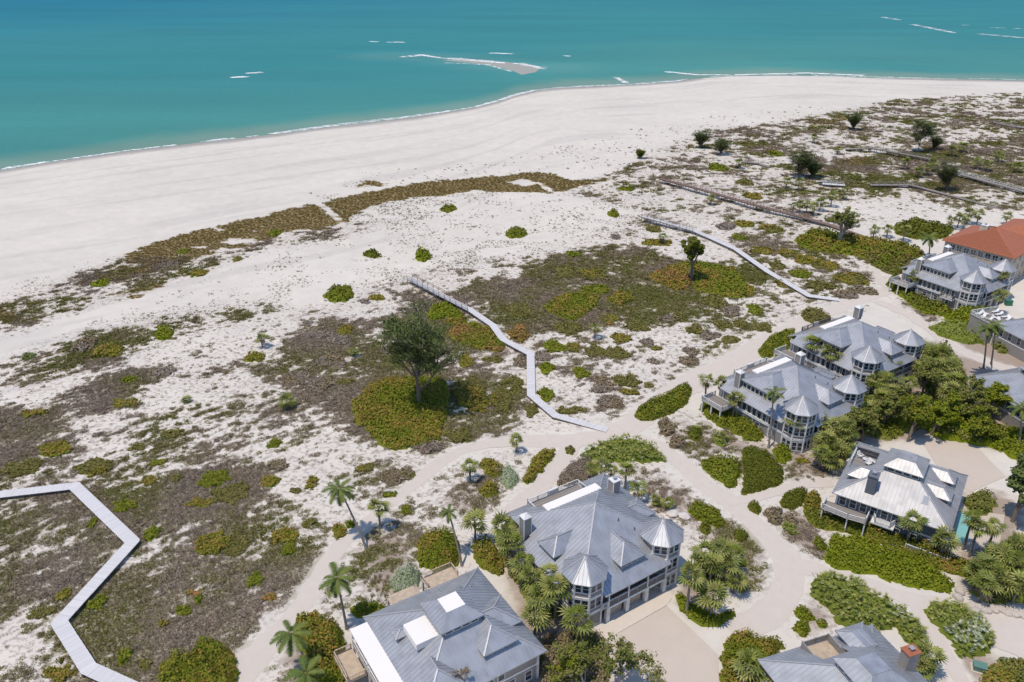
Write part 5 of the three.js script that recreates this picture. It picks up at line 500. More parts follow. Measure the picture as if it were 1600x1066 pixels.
bed('sea_grape', 'golden green bush row at the right edge of the driveway', 'hedge', [[1125, 1015], [1138, 990], [1165, 988], [1190, 1000], [1215, 1000], [1230, 1010], [1215, 1030], [1192, 1045], [1190, 1095], [1120, 1095], [1122, 1040]], 1.9, 'gold', { mix: 'grape', lump: 0.55, max: 9000 });
bed('sea_grape', 'green planting under the palms at the corner of the driveway', 'shrub', [[1052, 925], [1068, 930], [1090, 945], [1120, 960], [1147, 955], [1150, 968], [1120, 985], [1090, 980], [1060, 955]], 1.5, 'grape', { mix: 'bright', lump: 0.6 }); bed('wild_thicket', 'dark undergrowth beneath the palm clump right of the turreted house', 'thicket', [[1075, 890], [1100, 870], [1140, 865], [1152, 880], [1150, 910], [1120, 925], [1085, 930]], 1.8, 'wild', { lump: 0.6 });
bed('sea_grape', 'golden hedge in front of the deck posts of the turreted house', 'hedge', [[1090, 640], [1098, 624], [1112, 614], [1128, 640], [1160, 650], [1190, 662], [1196, 680], [1188, 692], [1165, 690], [1140, 677], [1112, 662]], 1.8, 'gold', { mix: 'grape', lump: 0.45 }); bed('sea_grape', 'lime green shrub at the foot of the octagonal turret', 'shrub', [[1205, 705], [1215, 698], [1235, 702], [1242, 715], [1228, 727], [1210, 722]], 1.6, 'bright', {}); bed('flower_bed', 'yellow leaved plants at the foot of the octagonal turret', 'shrub', [[1240, 716], [1262, 718], [1270, 726], [1245, 726]], 0.7, 'gold', {}); bed('clipped_hedge', 'green hedge at the beach corner of the second turreted house', 'hedge', [[1183, 550], [1200, 530], [1225, 518], [1242, 516], [1240, 540], [1222, 555], [1192, 562]], 1.6, 'grape', { lump: 0.4 });
bed('sea_grape', 'dense green thicket between the gnarled tree and the far turreted house', 'thicket', [[1240, 377], [1265, 363], [1300, 366], [1340, 372], [1380, 376], [1420, 385], [1445, 398], [1430, 410], [1395, 416], [1340, 402], [1290, 396], [1250, 388]], 2.0, 'gold', { mix: 'grape', max: 14000 }); bed('clipped_hedge', 'long dark hedge behind the red roofed building', 'hedge', [[1395, 356], [1420, 347], [1460, 352], [1490, 360], [1478, 373], [1430, 373], [1400, 366]], 2, 'hedge', {}); bed('sea_grape', 'green hedge at the foot of the far turreted house', 'hedge', [[1383, 445], [1395, 430], [1412, 440], [1425, 462], [1450, 470], [1490, 487], [1480, 497], [1440, 490], [1400, 462]], 1.7, 'grape', { mix: 'hedge' }); bed('sea_grape', 'olive thicket on the beach side of the far turreted house', 'thicket', [[1345, 392], [1400, 388], [1440, 400], [1425, 420], [1400, 432], [1380, 425], [1352, 410]], 1.8, 'olive', { mix: 'grape' });
bed('sea_grape', 'bright green bank in front of the furnished deck', 'shrub', [[1472, 495], [1500, 484], [1560, 488], [1568, 504], [1520, 513], [1480, 507]], 1.8, 'bright', { lump: 0.5 }); bed('palmetto_bed', 'pale palmetto bank left of the tall twin palms', 'palmetto', [[1448, 512], [1470, 505], [1510, 508], [1530, 522], [1540, 540], [1510, 540], [1470, 528]], 1.7, 'palmetto', { fan: 0.6, dens: 0.4, max: 2500 }); bed('wild_thicket', 'dark bank beside the sandy lane under the twin palms', 'thicket', [[1545, 515], [1620, 520], [1620, 560], [1560, 552], [1540, 535]], 1.6, 'wild', {});
for (const [l, p, h, pal, mx] of [['tangled green thicket behind the second turreted house', [[1330, 640], [1370, 615], [1420, 620], [1450, 640], [1440, 670], [1390, 690], [1345, 680]], 2.8, 'wild', 'grape'], ['tangled palm thicket beside the grey roofed house in the trees', [[1430, 570], [1460, 545], [1490, 555], [1510, 590], [1520, 630], [1490, 640], [1450, 620]], 3, 'wild', 'palmetto'], ['green thicket in front of the grey roofed house in the trees', [[1440, 640], [1500, 640], [1560, 665], [1620, 690], [1620, 715], [1540, 700], [1470, 690], [1440, 670]], 3, 'bright', 'wild'], ['dense green hedge bank along the driveway behind the pale roofed house', [[1540, 670], [1580, 672], [1620, 690], [1620, 730], [1575, 715], [1545, 695]], 2, 'bright', 'grape'], ['grey green palm thicket at the right edge below the pool', [[1510, 900], [1540, 870], [1570, 850], [1630, 850], [1630, 950], [1590, 945], [1550, 945], [1515, 930]], 3, 'palmetto', 'wild'], ['shrubs right of the pale roofed house above the pool', [[1505, 780], [1540, 765], [1560, 790], [1545, 815], [1510, 800]], 1.8, 'wild', 'gold'], ['planting between the two lower houses', [[770, 840], [800, 830], [815, 870], [850, 920], [885, 960], [860, 980], [820, 940], [790, 900]], 2.0, 'wild', 'palmetto'], ['bright shrubs along the left wall of the turreted house', [[735, 850], [770, 845], [790, 880], [800, 905], [770, 900], [740, 880]], 2.0, 'gold', 'wild'], ['wild planting at the lower edge left of the driveway', [[850, 990], [900, 985], [945, 1000], [960, 1050], [950, 1095], [850, 1095], [835, 1040]], 2.2, 'wild', 'brown'], ['shrubs at the lower right corner around the green utility box', [[1535, 1050], [1560, 1030], [1620, 1030], [1620, 1090], [1500, 1095]], 1.3, 'wild', 'gold'], ['shrubs below the fourth turret between the twin houses', [[1290, 615], [1320, 600], [1350, 600], [1365, 620], [1340, 640], [1310, 635]], 1.8, 'wild', 'gold'], ['dark arching palm thicket left of the pale roofed house', [[1262, 690], [1290, 670], [1325, 675], [1338, 700], [1320, 728], [1280, 725]], 2.2, 'wild', 'hedge']]) shrub('wild_thicket', l, 'thicket', null, pxPoly(p), h, pal, { mix: mx, lump: 0.75, freq: 0.4, max: 9000 });

// fan palms: a few crowns, copied
function fanCrown(seed, n, skirt) { srand(seed); const lb = new LB(); for (let k = 0; k < n; k++) { const dead = k < skirt, az = k * 2.399 + rr(-0.3, 0.3), el = dead ? rr(-1.2, -0.6) : Math.asin(rr(-0.45, 0.98)), pl = rr(0.4, 0.75), L = rr(0.6, 0.95) * (dead ? 0.8 : 1); const d = [Math.cos(az) * Math.cos(el), Math.sin(el), Math.sin(az) * Math.cos(el)], s = [-Math.sin(az), 0, Math.cos(az)], u = [-Math.cos(az) * Math.sin(el), Math.cos(el), -Math.sin(az) * Math.sin(el)]; const base = pick(dead ? [[0.24, 0.18, 0.11], [0.2, 0.16, 0.11]] : PAL.palmetto), v = rr(0.65, 1.25), c = base.map(q => q * v); const h = d.map(q => q * pl);
    lb.tri([s[0] * 0.02, 0, s[2] * 0.02], h, [-s[0] * 0.02, 0.02, -s[2] * 0.02], c); const nf = 9; for (let f = 0; f < nf; f++) { const a = (f / (nf - 1) - 0.5) * 3.4, l = L * (0.72 + 0.28 * Math.cos(a)), dir = [0, 1, 2].map(q => d[q] * Math.cos(a) + s[q] * Math.sin(a)), w = 0.06; const mid = [0, 1, 2].map(q => h[q] + dir[q] * l * 0.55 + u[q] * (Math.abs(Math.sin(a)) * 0.08)), tip = [0, 1, 2].map(q => h[q] + dir[q] * l - (q === 1 ? 0.16 * l : 0)), sd = [0, 1, 2].map(q => (-d[q] * Math.sin(a) + s[q] * Math.cos(a)) * w); lb.tri(h, [0, 1, 2].map(q => mid[q] + sd[q]), [0, 1, 2].map(q => mid[q] - sd[q]), c); lb.tri([0, 1, 2].map(q => mid[q] + sd[q]), tip, [0, 1, 2].map(q => mid[q] - sd[q]), c); } } return lb.geo(); }
const crowns = [fanCrown(1, 25, 4), fanCrown(2, 28, 3), fanCrown(3, 23, 5), fanCrown(4, 26, 3)]; let PN = 0;
const trunkGeo = (() => { const m = new MB(); const pts = [], r = []; for (let k = 0; k <= 6; k++) { pts.push([0.03 * Math.sin(k * 1.3), k / 6, 0.03 * Math.cos(k * 1.7)]); r.push(1 - 0.25 * k / 6 + (k % 2) * 0.06); } return m.tube(pts, r.map(v => v * 0.17), 7).geo(); })();
function fanPalm(x, y, h, r, label, group) { const q = P(x, y, h), t = thing('fan_palm', label, 'palm', group), gy = GY(q[0], q[1]); t.position.set(q[0], gy, q[1]); srand(500 + PN); t.rotation.y = rr(0, 6.28); const tk = put('trunk', trunkGeo, M.palmBark, t); tk.position.y = -0.15; tk.scale.set(1 + h * 0.03, h - gy + 0.15, 1 + h * 0.03); const c = put('crown', crowns[PN++ % 4], M.leaf, t); c.position.y = h - gy; c.scale.set(r / 1.2, r / 1.3, r / 1.2); c.rotation.set(rr(-0.12, 0.12), 0, rr(-0.12, 0.12)); return t; }
for (const [l, list] of [
  ['short fan palm alone on the open dune with its shadow beside it', [[408, 529, 2.4, 1.7], [447, 626, 1.3, 1.9], [930, 512, 2.8, 1.7]]],
  ['small trunkless palmetto on open sand', [[291, 625, 0.5, 1.2], [553, 550, 1, 1.4], [1025, 781, 1, 1.2], [1044, 786, 1, 1.2], [1130, 683, 0.8, 1.2], [1090, 672, 0.8, 1.1]]],
  ['fan palm standing on the sand beside the sandy footpath', [[591, 792, 4.4, 1.9], [734, 729, 3, 1.7], [807, 688, 2.6, 1.5]]],
  ['fan palm on the far beach side dunes', [[1155, 254, 2.4, 2.3], [1112, 309, 2.6, 1.8], [1036, 371, 2.4, 1.9], [1249, 284, 3.2, 2.2], [1230, 283, 3, 2], [1251, 319, 3, 2], [1262, 320, 3, 2], [1273, 323, 3, 2], [1283, 316, 3.4, 2.3], [1301, 307, 4, 2.3], [1240, 322, 2.4, 1.9], [1415, 253, 3, 2.3], [1436, 267, 2.6, 2.4], [1458, 254, 3.6, 2.5], [1450, 262, 3, 2.2], [1489, 234, 3.2, 2.5], [1505, 229, 3, 2.8], [1561, 243, 2.8, 2.6], [1527, 253, 3, 2.4], [1544, 256, 3, 2.4], [1590, 259, 2.8, 2.4], [1273, 214, 3, 2.2], [1310, 234, 2, 2.2], [1320, 300, 3, 1.8]]],
  ['fan palm in the dense clump behind the red roofed building', [[1500, 340, 3.4, 2.2], [1515, 333, 3.6, 2.4], [1530, 335, 3.4, 2.3], [1487, 345, 2.8, 2.1], [1508, 346, 3, 2], [1575, 338, 2.6, 2]]],
  ['fan palm in the thicket by the far turreted house', [[1367, 359, 3, 2], [1415, 359, 3.4, 2], [1388, 358, 2.6, 2], [1430, 431, 5, 2], [1495, 450, 4.4, 2], [1525, 466, 3, 2], [1564, 462, 5, 2.2], [1569, 430, 7.5, 1.6]]],
  ['fan palm before the side wall of a turreted house', [[1105, 595, 5, 1.9], [1127, 600, 5, 1.8], [1149, 623, 5, 2], [1243, 660, 6, 2], [1281, 658, 5, 2.2], [1320, 668, 5, 2.4], [1272, 536, 7, 2.4], [1298, 552, 6.5, 2.4], [1391, 569, 5, 2.2], [1338, 582, 3, 1.7], [1352, 582, 3.4, 1.7], [1372, 594, 4.6, 2.3], [1385, 592, 4.6, 2.2], [1440, 545, 5, 2.2]]],
  ['fan palm in the tangled grove beside the twin turreted houses', [[1455, 555, 6, 2.6], [1477, 555, 6, 2.6], [1463, 548, 6, 2.4], [1482, 575, 5.5, 2.6], [1497, 597, 5, 2.6], [1448, 572, 5, 2.4], [1470, 592, 5, 2.4], [1485, 612, 4.6, 2.4], [1376, 622, 4.6, 2.2], [1395, 612, 4.4, 2.2], [1420, 600, 4.6, 2.2], [1360, 640, 4, 2.2], [1340, 655, 4, 2.2]]],
  ['fan palm crowded along the left wall of the turreted house', [[785, 821, 6, 2.2], [798, 851, 6, 2.2], [742, 816, 4.5, 2.2], [795, 838, 6, 2.0], [869, 917, 7, 2.3], [843, 934, 6, 2.4], [836, 962, 5, 2.2], [902, 969, 5, 2.4], [831, 904, 6, 2.2], [815, 880, 5, 2], [855, 900, 5, 2]]],
  ['fan palm among the brush behind the turreted house', [[979, 734, 4, 1.7], [940, 727, 4, 1.7], [997, 763, 2.5, 1.7], [925, 732, 2.6, 1.5], [955, 735, 2.6, 1.5]]],
  ['fan palm in the clump at the right corner of the turreted house', [[1080, 899, 7, 2.1], [1102, 864, 5, 2.1], [1122, 861, 5, 2.1], [1145, 866, 4, 2], [1115, 931, 4.6, 2.4], [1137, 880, 4, 2], [1112, 884, 4.6, 2.1], [1092, 878, 5, 2], [1150, 905, 2.6, 1.9]]],
  ['fan palm beside the roof of the house with the tan deck', [[1170, 1038, 3.4, 2.4], [1452, 1026, 3, 2.2], [1212, 1060, 3.4, 2.2], [1438, 1042, 2.6, 2]]],
  ['fan palm standing against the pale roofed cupola house', [[1426, 815, 5, 2.1], [1477, 845, 4, 2.2], [1520, 812, 6, 1.9], [1530, 822, 6, 2.0], [1555, 823, 5, 1.6]]],
  ['arching palm in the dark grove left of the pale roofed house', [[1290, 690, 3.4, 2.4], [1310, 705, 3.2, 2.4], [1320, 685, 3.8, 2.4], [1285, 710, 3, 2.2], [1305, 671, 4.4, 2.4], [1325, 672, 4.4, 2.2], [1300, 720, 2.6, 2]]],
  ['palm in the grey green thicket at the right edge', [[1540, 885, 4, 2.3], [1560, 870, 4, 2.3], [1585, 880, 4, 2.4], [1565, 905, 3.6, 2.4], [1540, 915, 3.4, 2.2], [1592, 915, 3.4, 2.3], [1590, 850, 4.4, 2.2], [1525, 898, 3, 2]]],
]) for (const a of list) fanPalm(...a, l, l.replace('fan palm', 'fan palms'));
// coconut palms: leaning trunk, each frond a part
const fronds = [0, 1, 2].map(v => { srand(60 + v); const lb = new LB(), L = 2.9, c0 = [[0.10, 0.14, 0.035], [0.13, 0.16, 0.04], [0.085, 0.115, 0.03]][v]; const pt = t => [L * t * (1 - 0.18 * t), 0.75 * t - 1.75 * t * t, 0]; for (let k = 0; k < 22; k++) { const t = 0.1 + 0.9 * k / 22, a = pt(t), b = pt(Math.min(1, t + 0.05)), l = 0.75 * Math.sin(Math.PI * (0.12 + 0.83 * t)) + 0.12; for (const s of [-1, 1]) { const e = rr(0.8, 1.2), tip = [a[0] + l * 0.55, a[1] - l * rr(0.3, 0.6), s * l * 0.75]; lb.tri(a, tip, [b[0] + 0.03, b[1], b[2]], c0.map(q => q * e)); } } for (let k = 0; k < 8; k++) { const a = pt(k / 8), b = pt((k + 1) / 8), w = 0.05 * (1 - k / 9); lb.tri([a[0], a[1], -w], [b[0], b[1], 0], [a[0], a[1], w], [0.17, 0.16, 0.06]); } return lb.geo(); });
let CN = 0;
function coconut(base, crown, h, label, s = 1, n = 17) { const b = P(base[0], base[1]), q = P(crown[0], crown[1], h), t = thing('coconut_palm', label, 'palm', null); const gy = GY(...b); t.position.set(b[0], gy, b[1]); const e = [q[0] - b[0], h - gy, q[1] - b[1]], pts = [], rad = []; for (let k = 0; k <= 10; k++) { const u = k / 10, w = u * 0.75 + 0.25 * u * u; pts.push([e[0] * w, e[1] * u - 0.2 * (1 - u), e[2] * w]); rad.push(0.2 - 0.09 * u + (k === 0 ? 0.1 : 0)); } new MB().tube(pts, rad, 8).build('trunk', M.palmBark, t); srand(800 + CN++); for (let k = 0; k < n; k++) { const f = put('frond', fronds[k % 3], M.leaf, t); f.position.set(...e); f.rotation.order = 'YZX'; f.rotation.y = k * 2.399 + rr(-0.25, 0.25); f.rotation.z = k / n * 1.35 - 0.62 + rr(-0.1, 0.1); f.scale.setScalar(s * rr(0.85, 1.1)); } for (let k = 0; k < 5; k++) { const a = k * 1.256; put('coconut', new THREE.SphereGeometry(0.14, 7, 5), std(0.16, 0.15, 0.05, 0.6), t).position.set(e[0] + Math.cos(a) * 0.25, e[1] - 0.25, e[2] + Math.sin(a) * 0.25); } return t; }
coconut([573, 858], [530, 764], 9.5, 'leaning coconut palm with a long slanted trunk beside the sandy footpath'); coconut([542, 983], [526, 903], 8.8, 'upright coconut palm at the corner of the blue grey house'); coconut([486, 1050], [455, 990], 6.5, 'leaning coconut palm in front of the golden shrubs'); coconut([492, 1110], [478, 1052], 5, 'low coconut palm at the bottom edge by the golden shrubs'); coconut([722, 884], [701, 800], 8.5, 'slender palm rising from the large round sea grape', 0.62, 13); coconut([1201, 700], [1209, 612], 11, 'tall slender palm in front of the window band of the turreted house', 0.85, 14); coconut([1537, 575], [1542, 513], 12, 'tall palm with a straight trunk by the sandy lane', 0.95); coconut([1549, 569], [1555, 508], 12.5, 'second tall palm next to the straight trunked palm by the sandy lane', 0.95); coconut([1592, 702], [1597, 637], 8, 'palm rising beside the grey roofed house at the right edge'); coconut([1452, 400], [1453, 372], 6, 'coconut palm at the chimney of the far turreted house', 1.2); coconut([1498, 402], [1500, 373], 7, 'coconut palm in front of the red roofed building', 1.2);
// branching trees
function tree(name, label, px, o) { const b = P(px[0], px[1]), t = thing(name, label, 'tree', o.group); const gy = GY(...b); t.position.set(b[0], gy - 0.1, b[1]); srand(o.seed); const tr = new MB(), lb = new LB(), cols = PAL[o.pal], ls = o.leaf; const tuft = (p, r, n) => { for (let k = 0; k < n; k++) { const v = rr(0.75, 1.2), c = pick(cols).map(q => q * v); let x, y, z; do { x = rr(-1, 1); y = rr(-1, 1); z = rr(-1, 1); } while (x * x + y * y + z * z > 1); if (o.needle) { const a = [p[0] + x * r, p[1] + y * r * 0.7, p[2] + z * r], l = ls * rr(0.7, 1.3), dx = x + rr(-0.6, 0.6), dy = rr(-0.3, 0.9), dz = z + rr(-0.6, 0.6), q = Math.hypot(dx, dy, dz) || 1; const e = [a[0] + dx / q * l, a[1] + dy / q * l, a[2] + dz / q * l], w = l * 0.12; lb.tri([a[0] - w, a[1], a[2] + w], e, [a[0] + w, a[1], a[2] - w], c); } else lb.leaf(p[0] + x * r, p[1] + y * r * 0.7, p[2] + z * r, x + rr(-0.5, 0.5), Math.abs(y) + 0.4, z + rr(-0.5, 0.5), ls * rr(0.7, 1.3), 0.7, c); } };
  const grow = (p, d, len, rad, lv) => { const pts = [p], n = 4, r = [rad]; let q = p, e = d; for (let k = 1; k <= n; k++) { e = e.map(v => v + rr(-o.bend, o.bend)); e[1] += o.lift; const l = Math.hypot(...e); e = e.map(v => v / l); q = [q[0] + e[0] * len / n, q[1] + e[1] * len / n, q[2] + e[2] * len / n]; pts.push(q); r.push(rad * (1 - 0.45 * k / n)); if (lv >= o.leafLv && k > 1) tuft(q, o.tuft, Math.round(o.tn * (lv === o.levels ? 1 : 0.6))); } tr.tube(pts, r, lv < 2 ? 7 : 4); if (lv < o.levels) for (let k = 0; k < o.kids[lv]; k++) { const at = lv === 0 ? (o.from + (1 - o.from) * (k + 0.5) / o.kids[0]) : rr(0.4, 1), i = Math.min(n, Math.max(o.from < 0.1 && lv === 0 ? 0 : 1, Math.round(at * n))), az = k * 2.4 + rr(-0.5, 0.5), sp = o.spread * rr(0.7, 1.2); let f = [e[0] + Math.cos(az) * sp, e[1] + rr(-0.1, 0.35), e[2] + Math.sin(az) * sp]; const l = Math.hypot(...f); grow(pts[i], f.map(v => v / l), len * o.shrink * rr(0.75, 1.15) * (lv === 0 ? 1.3 - 0.6 * at : 1), rad * 0.55, lv + 1); } };
  grow([0, 0, 0], o.dir || [0, 1, 0], o.len, o.rad, 0); tr.build('trunk', o.bark || M.bark, t); put('crown', lb.geo(), M.leaf, t); return t; }
const CAS = { pal: 'pine', leaf: 0.6, needle: true, bend: 0.12, lift: 0.06, levels: 3, kids: [9, 4, 3], from: 0.35, spread: 0.85, shrink: 0.48, leafLv: 2, tuft: 0.75, tn: 26, len: 13, rad: 0.42 };
tree('feathery_tree', 'big feathery dark green tree with a bare grey trunk over the sea grape', [655, 632], { ...CAS, seed: 21, len: 12.5, kids: [13, 5, 3], from: 0.32, spread: 1.25, shrink: 0.6, leaf: 0.75, tuft: 0.95, tn: 15, lift: 0.09 });
tree('evergreen_tree', 'dense evergreen with a thick dark trunk next to the railed boardwalk', [1080, 437], { ...CAS, seed: 33, len: 8.5, kids: [7, 4, 3], from: 0.45, spread: 0.55, tuft: 0.7, tn: 22, pal: 'hedge', needle: false, leaf: 0.28, rad: 0.5 });
tree('gnarled_tree', 'gnarled tree with pale forked trunk and sparse crown', [1313, 383], { ...CAS, seed: 8, len: 6.2, kids: [5, 4, 3], from: 0.55, spread: 1.15, shrink: 0.72, needle: false, leaf: 0.35, pal: 'wild', tn: 9, rad: 0.8, bend: 0.3, bark: std(0.36, 0.31, 0.27, 0.95) });
const PLUME = { ...CAS, levels: 2, kids: [18, 5], from: 0.02, leafLv: 1, needle: true, bend: 0.14, lift: 0.1 };
[[1093, 232, 1.5, 3.4], [1124, 243, 1.5, 3.2], [1000, 247, 1.0, 2.6]].forEach((a, i) => tree('beach_pine', ['dark bushy pine on the open beach', 'second dark bushy pine lower on the open beach', 'small green bush with pale side shoots at the edge of the beach'][i], [a[0], a[1]], { ...PLUME, seed: 40 + i, len: a[2], shrink: a[3] * 0.5, spread: 0.7, rad: 0.16, leaf: 0.7, tuft: 0.5, tn: 20, pal: i === 2 ? 'grape' : 'pine' }));
[[1247, 278, 2.2, 3.0, 'dark dense pine beside the twin fan palms'], [1268, 278, 1.6, 2.6, 'shorter pine leaning against the dense pine'], [1333, 203, 1.7, 2.8, 'small pine near the open far beach'], [1480, 298, 2.6, 2.6, 'feathery pale pine beside the long grey boardwalk'], [1458, 234, 1.6, 2.4, 'low round pine next to the ragged pine']].forEach(([x, y, l, sh, lab], i) => tree('dune_pine', lab, [x, y], { ...PLUME, seed: 60 + i, len: l, shrink: sh * 0.58, spread: 0.6, rad: 0.2, leaf: 0.8, tuft: 0.6, tn: 20 }));
tree('dune_pine', 'tall ragged pine with layered limbs on the far dunes', [1434, 238], { ...CAS, seed: 62, len: 10.5, from: 0.15, kids: [10, 5, 3], spread: 1.1, shrink: 0.5, rad: 0.24, leaf: 1.0, tuft: 0.7, tn: 9, lift: 0 });
[[1375, 672, 6, 'wild', 'spreading broadleaf tree in the thicket behind the second turreted house'], [1418, 690, 6, 'grape', 'broad green tree shading the driveway behind the pale roofed house'], [1455, 680, 5.5, 'bright', 'light green tree beside the shaded driveway'], [1500, 665, 6, 'wild', 'round tree below the grey roofed house in the trees'], [1345, 690, 5, 'wild', 'small tree between the driveway and the arching palms'], [1545, 650, 5, 'bright', 'leafy tree at the wall of the grey roofed house in the trees'], [1440, 625, 5.5, 'wild', 'sparse tree in the tangled grove'], [1525, 690, 4.5, 'grape', 'small green tree at the hedge bank along the driveway']].forEach(([x, y, l, p, lab], i) => tree('broadleaf_tree', lab, [x, y], { ...CAS, seed: 80 + i, len: l, from: 0.3, kids: [6, 4, 3], spread: 1.0, shrink: 0.55, needle: false, leaf: 0.22, pal: p, tn: 14, tuft: 0.7, rad: 0.28, bend: 0.2 }));
[[1582, 815, 9.5, 'large dark green tree right of the pale roofed house'], [1625, 800, 9, 'dark green tree at the right edge behind the pool']].forEach(([x, y, l, lab], i) => tree('broadleaf_tree', lab, [x, y], { ...CAS, seed: 95 + i, len: l, from: 0.15, kids: [11, 5, 3], spread: 0.85, shrink: 0.45, needle: false, leaf: 0.26, pal: 'pine', tn: 26, tuft: 0.85, rad: 0.35 }));
[[962, 1075, 6, 'half bare twiggy tree in front of the driveway'], [915, 1080, 5.5, 'pale twiggy tree at the bottom edge left of the driveway'], [1010, 1100, 5, 'bare branched small tree at the bottom edge of the driveway'], [880, 1060, 4.5, 'sparse leafy tree between the lower houses']].forEach(([x, y, l, lab], i) => tree('twiggy_tree', lab, [x, y], { ...CAS, seed: 120 + i, len: l, from: 0.15, kids: [7, 5, 4], spread: 0.8, shrink: 0.5, needle: false, leaf: 0.16, pal: i === 3 ? 'grape' : 'wild', tn: i === 2 ? 1 : 4, tuft: 0.5, rad: 0.16, bend: 0.25, bark: std(0.33, 0.29, 0.26, 0.95) }));
tree('twiggy_tree', 'thin bare tree top against the blue grey roof', [718, 1110], { ...CAS, seed: 133, len: 7, from: 0.6, kids: [6, 4, 3], spread: 0.6, shrink: 0.3, needle: false, leaf: 0.1, pal: 'brown', tn: 1, tuft: 0.3, rad: 0.1, bend: 0.2 });
// small round clumps set in the mulch by the blue grey house
[[611, 891], [594, 900], [575, 903], [582, 909], [592, 908], [602, 909], [571, 909], [586, 902], [577, 923], [589, 922], [582, 931], [603, 931], [571, 938], [592, 939], [627, 882], [640, 881], [606, 902], [614, 932], [455, 1062], [434, 1063]].forEach(([x, y]) => shrub('grass_clump', 'small round brown grass clump planted in the bed by the blue grey house', 'grass clump', 'round brown clumps in the planted bed', ell(x, y, 4.4, 3.6, 9), 0.5, 'brown', { asp: 0.2, leaf: 0.12, dens: 1.2 }));
[[1228, 735], [1240, 742], [1252, 738], [1262, 745], [1275, 738], [1285, 745], [1270, 750], [1245, 750]].forEach(([x, y]) => shrub('grass_clump', 'small brown grass clump in the sandy bed left of the pale roofed house', 'grass clump', 'brown clumps in the sandy bed', ell(x, y, 4, 3, 9), 0.5, 'brown', { asp: 0.2 }));
// boulders, stones, bins
const rock = (x, y, r, h, lab, grp, mat = M.rock) => { const t = new THREE.IcosahedronGeometry(1, 2), p = t.attributes.position; srand(Math.round(x * 7 + y)); const ox = rr(0, 50); for (let i = 0; i < p.count; i++) { const a = p.getX(i), b = p.getY(i), c = p.getZ(i), k = 0.72 + 0.55 * fbm(a * 1.4 + ox, c * 1.4 + b * 1.1, 3); p.setXYZ(i, a * r * k, b * h * k, c * r * k * 0.8); } t.computeVertexNormals(); const q = P(x, y); const m = put('boulder', t, mat); m.position.set(q[0], GY(...q) + h * 0.3, q[1]); m.rotation.y = rr(0, 3); tag(m, lab, 'boulder', grp); };
const paleRock = std(0.62, 0.58, 0.53, 0.95, { map: rep(grime, 0.7, 0.7) }); rock(1052, 804, 1.15, 0.5, 'white boulder behind the right turret, the one closer to the roof', null, paleRock); rock(1069, 808, 1.1, 0.5, 'white boulder behind the right turret, the one beside the green clump', null, paleRock); [[1518, 948], [1530, 951], [1540, 955], [1552, 953], [1564, 954], [1576, 958], [1588, 961], [1599, 963], [1500, 925], [1497, 935], [1523, 956]].forEach(a => rock(a[0], a[1], 0.85, 0.55, 'pale rough stone in the border along the sandy yard', 'pale stones along the sandy yard'));
{ const t = thing('utility_box', 'green metal utility box among the shrubs below the palmetto bed', 'utility box'), q = P(1530, 1046); t.position.set(q[0], 0, q[1]); t.rotation.y = -0.4; const gm = std(0.10, 0.20, 0.16, 0.5); new MB().box(-0.75, 0.75, 0, 0.75, -0.55, 0.55).build('body', gm, t); new MB().prism([[-0.8, -0.6], [0.8, -0.6], [0.8, 0.6], [-0.8, 0.6]], 0.75, 0.84).build('lid', gm, t); new MB().box(-1, 1, -0.05, 0.06, -0.8, 0.8).build('pad', M.concrete, t); }
{ const t = thing('trash_bin', 'green bin on the drive of the far turreted house', 'bin'), q = P(1575, 477); t.position.set(q[0], 0, q[1]); const gm = std(0.02, 0.16, 0.09, 0.5); new MB().prism([[-0.8, -0.5], [0.8, -0.5], [0.8, 0.5], [-0.8, 0.5]], 0.12, 1.3).build('body', gm, t); new MB().box(-0.85, 0.85, 1.3, 1.38, -0.55, 0.55).build('lid', gm, t); for (const x of [-0.6, 0.6]) new MB().tube([[x, 0.12, -0.5], [x, 0.12, 0.5]], 0.12, 8).build('wheel', M.beam, t); }
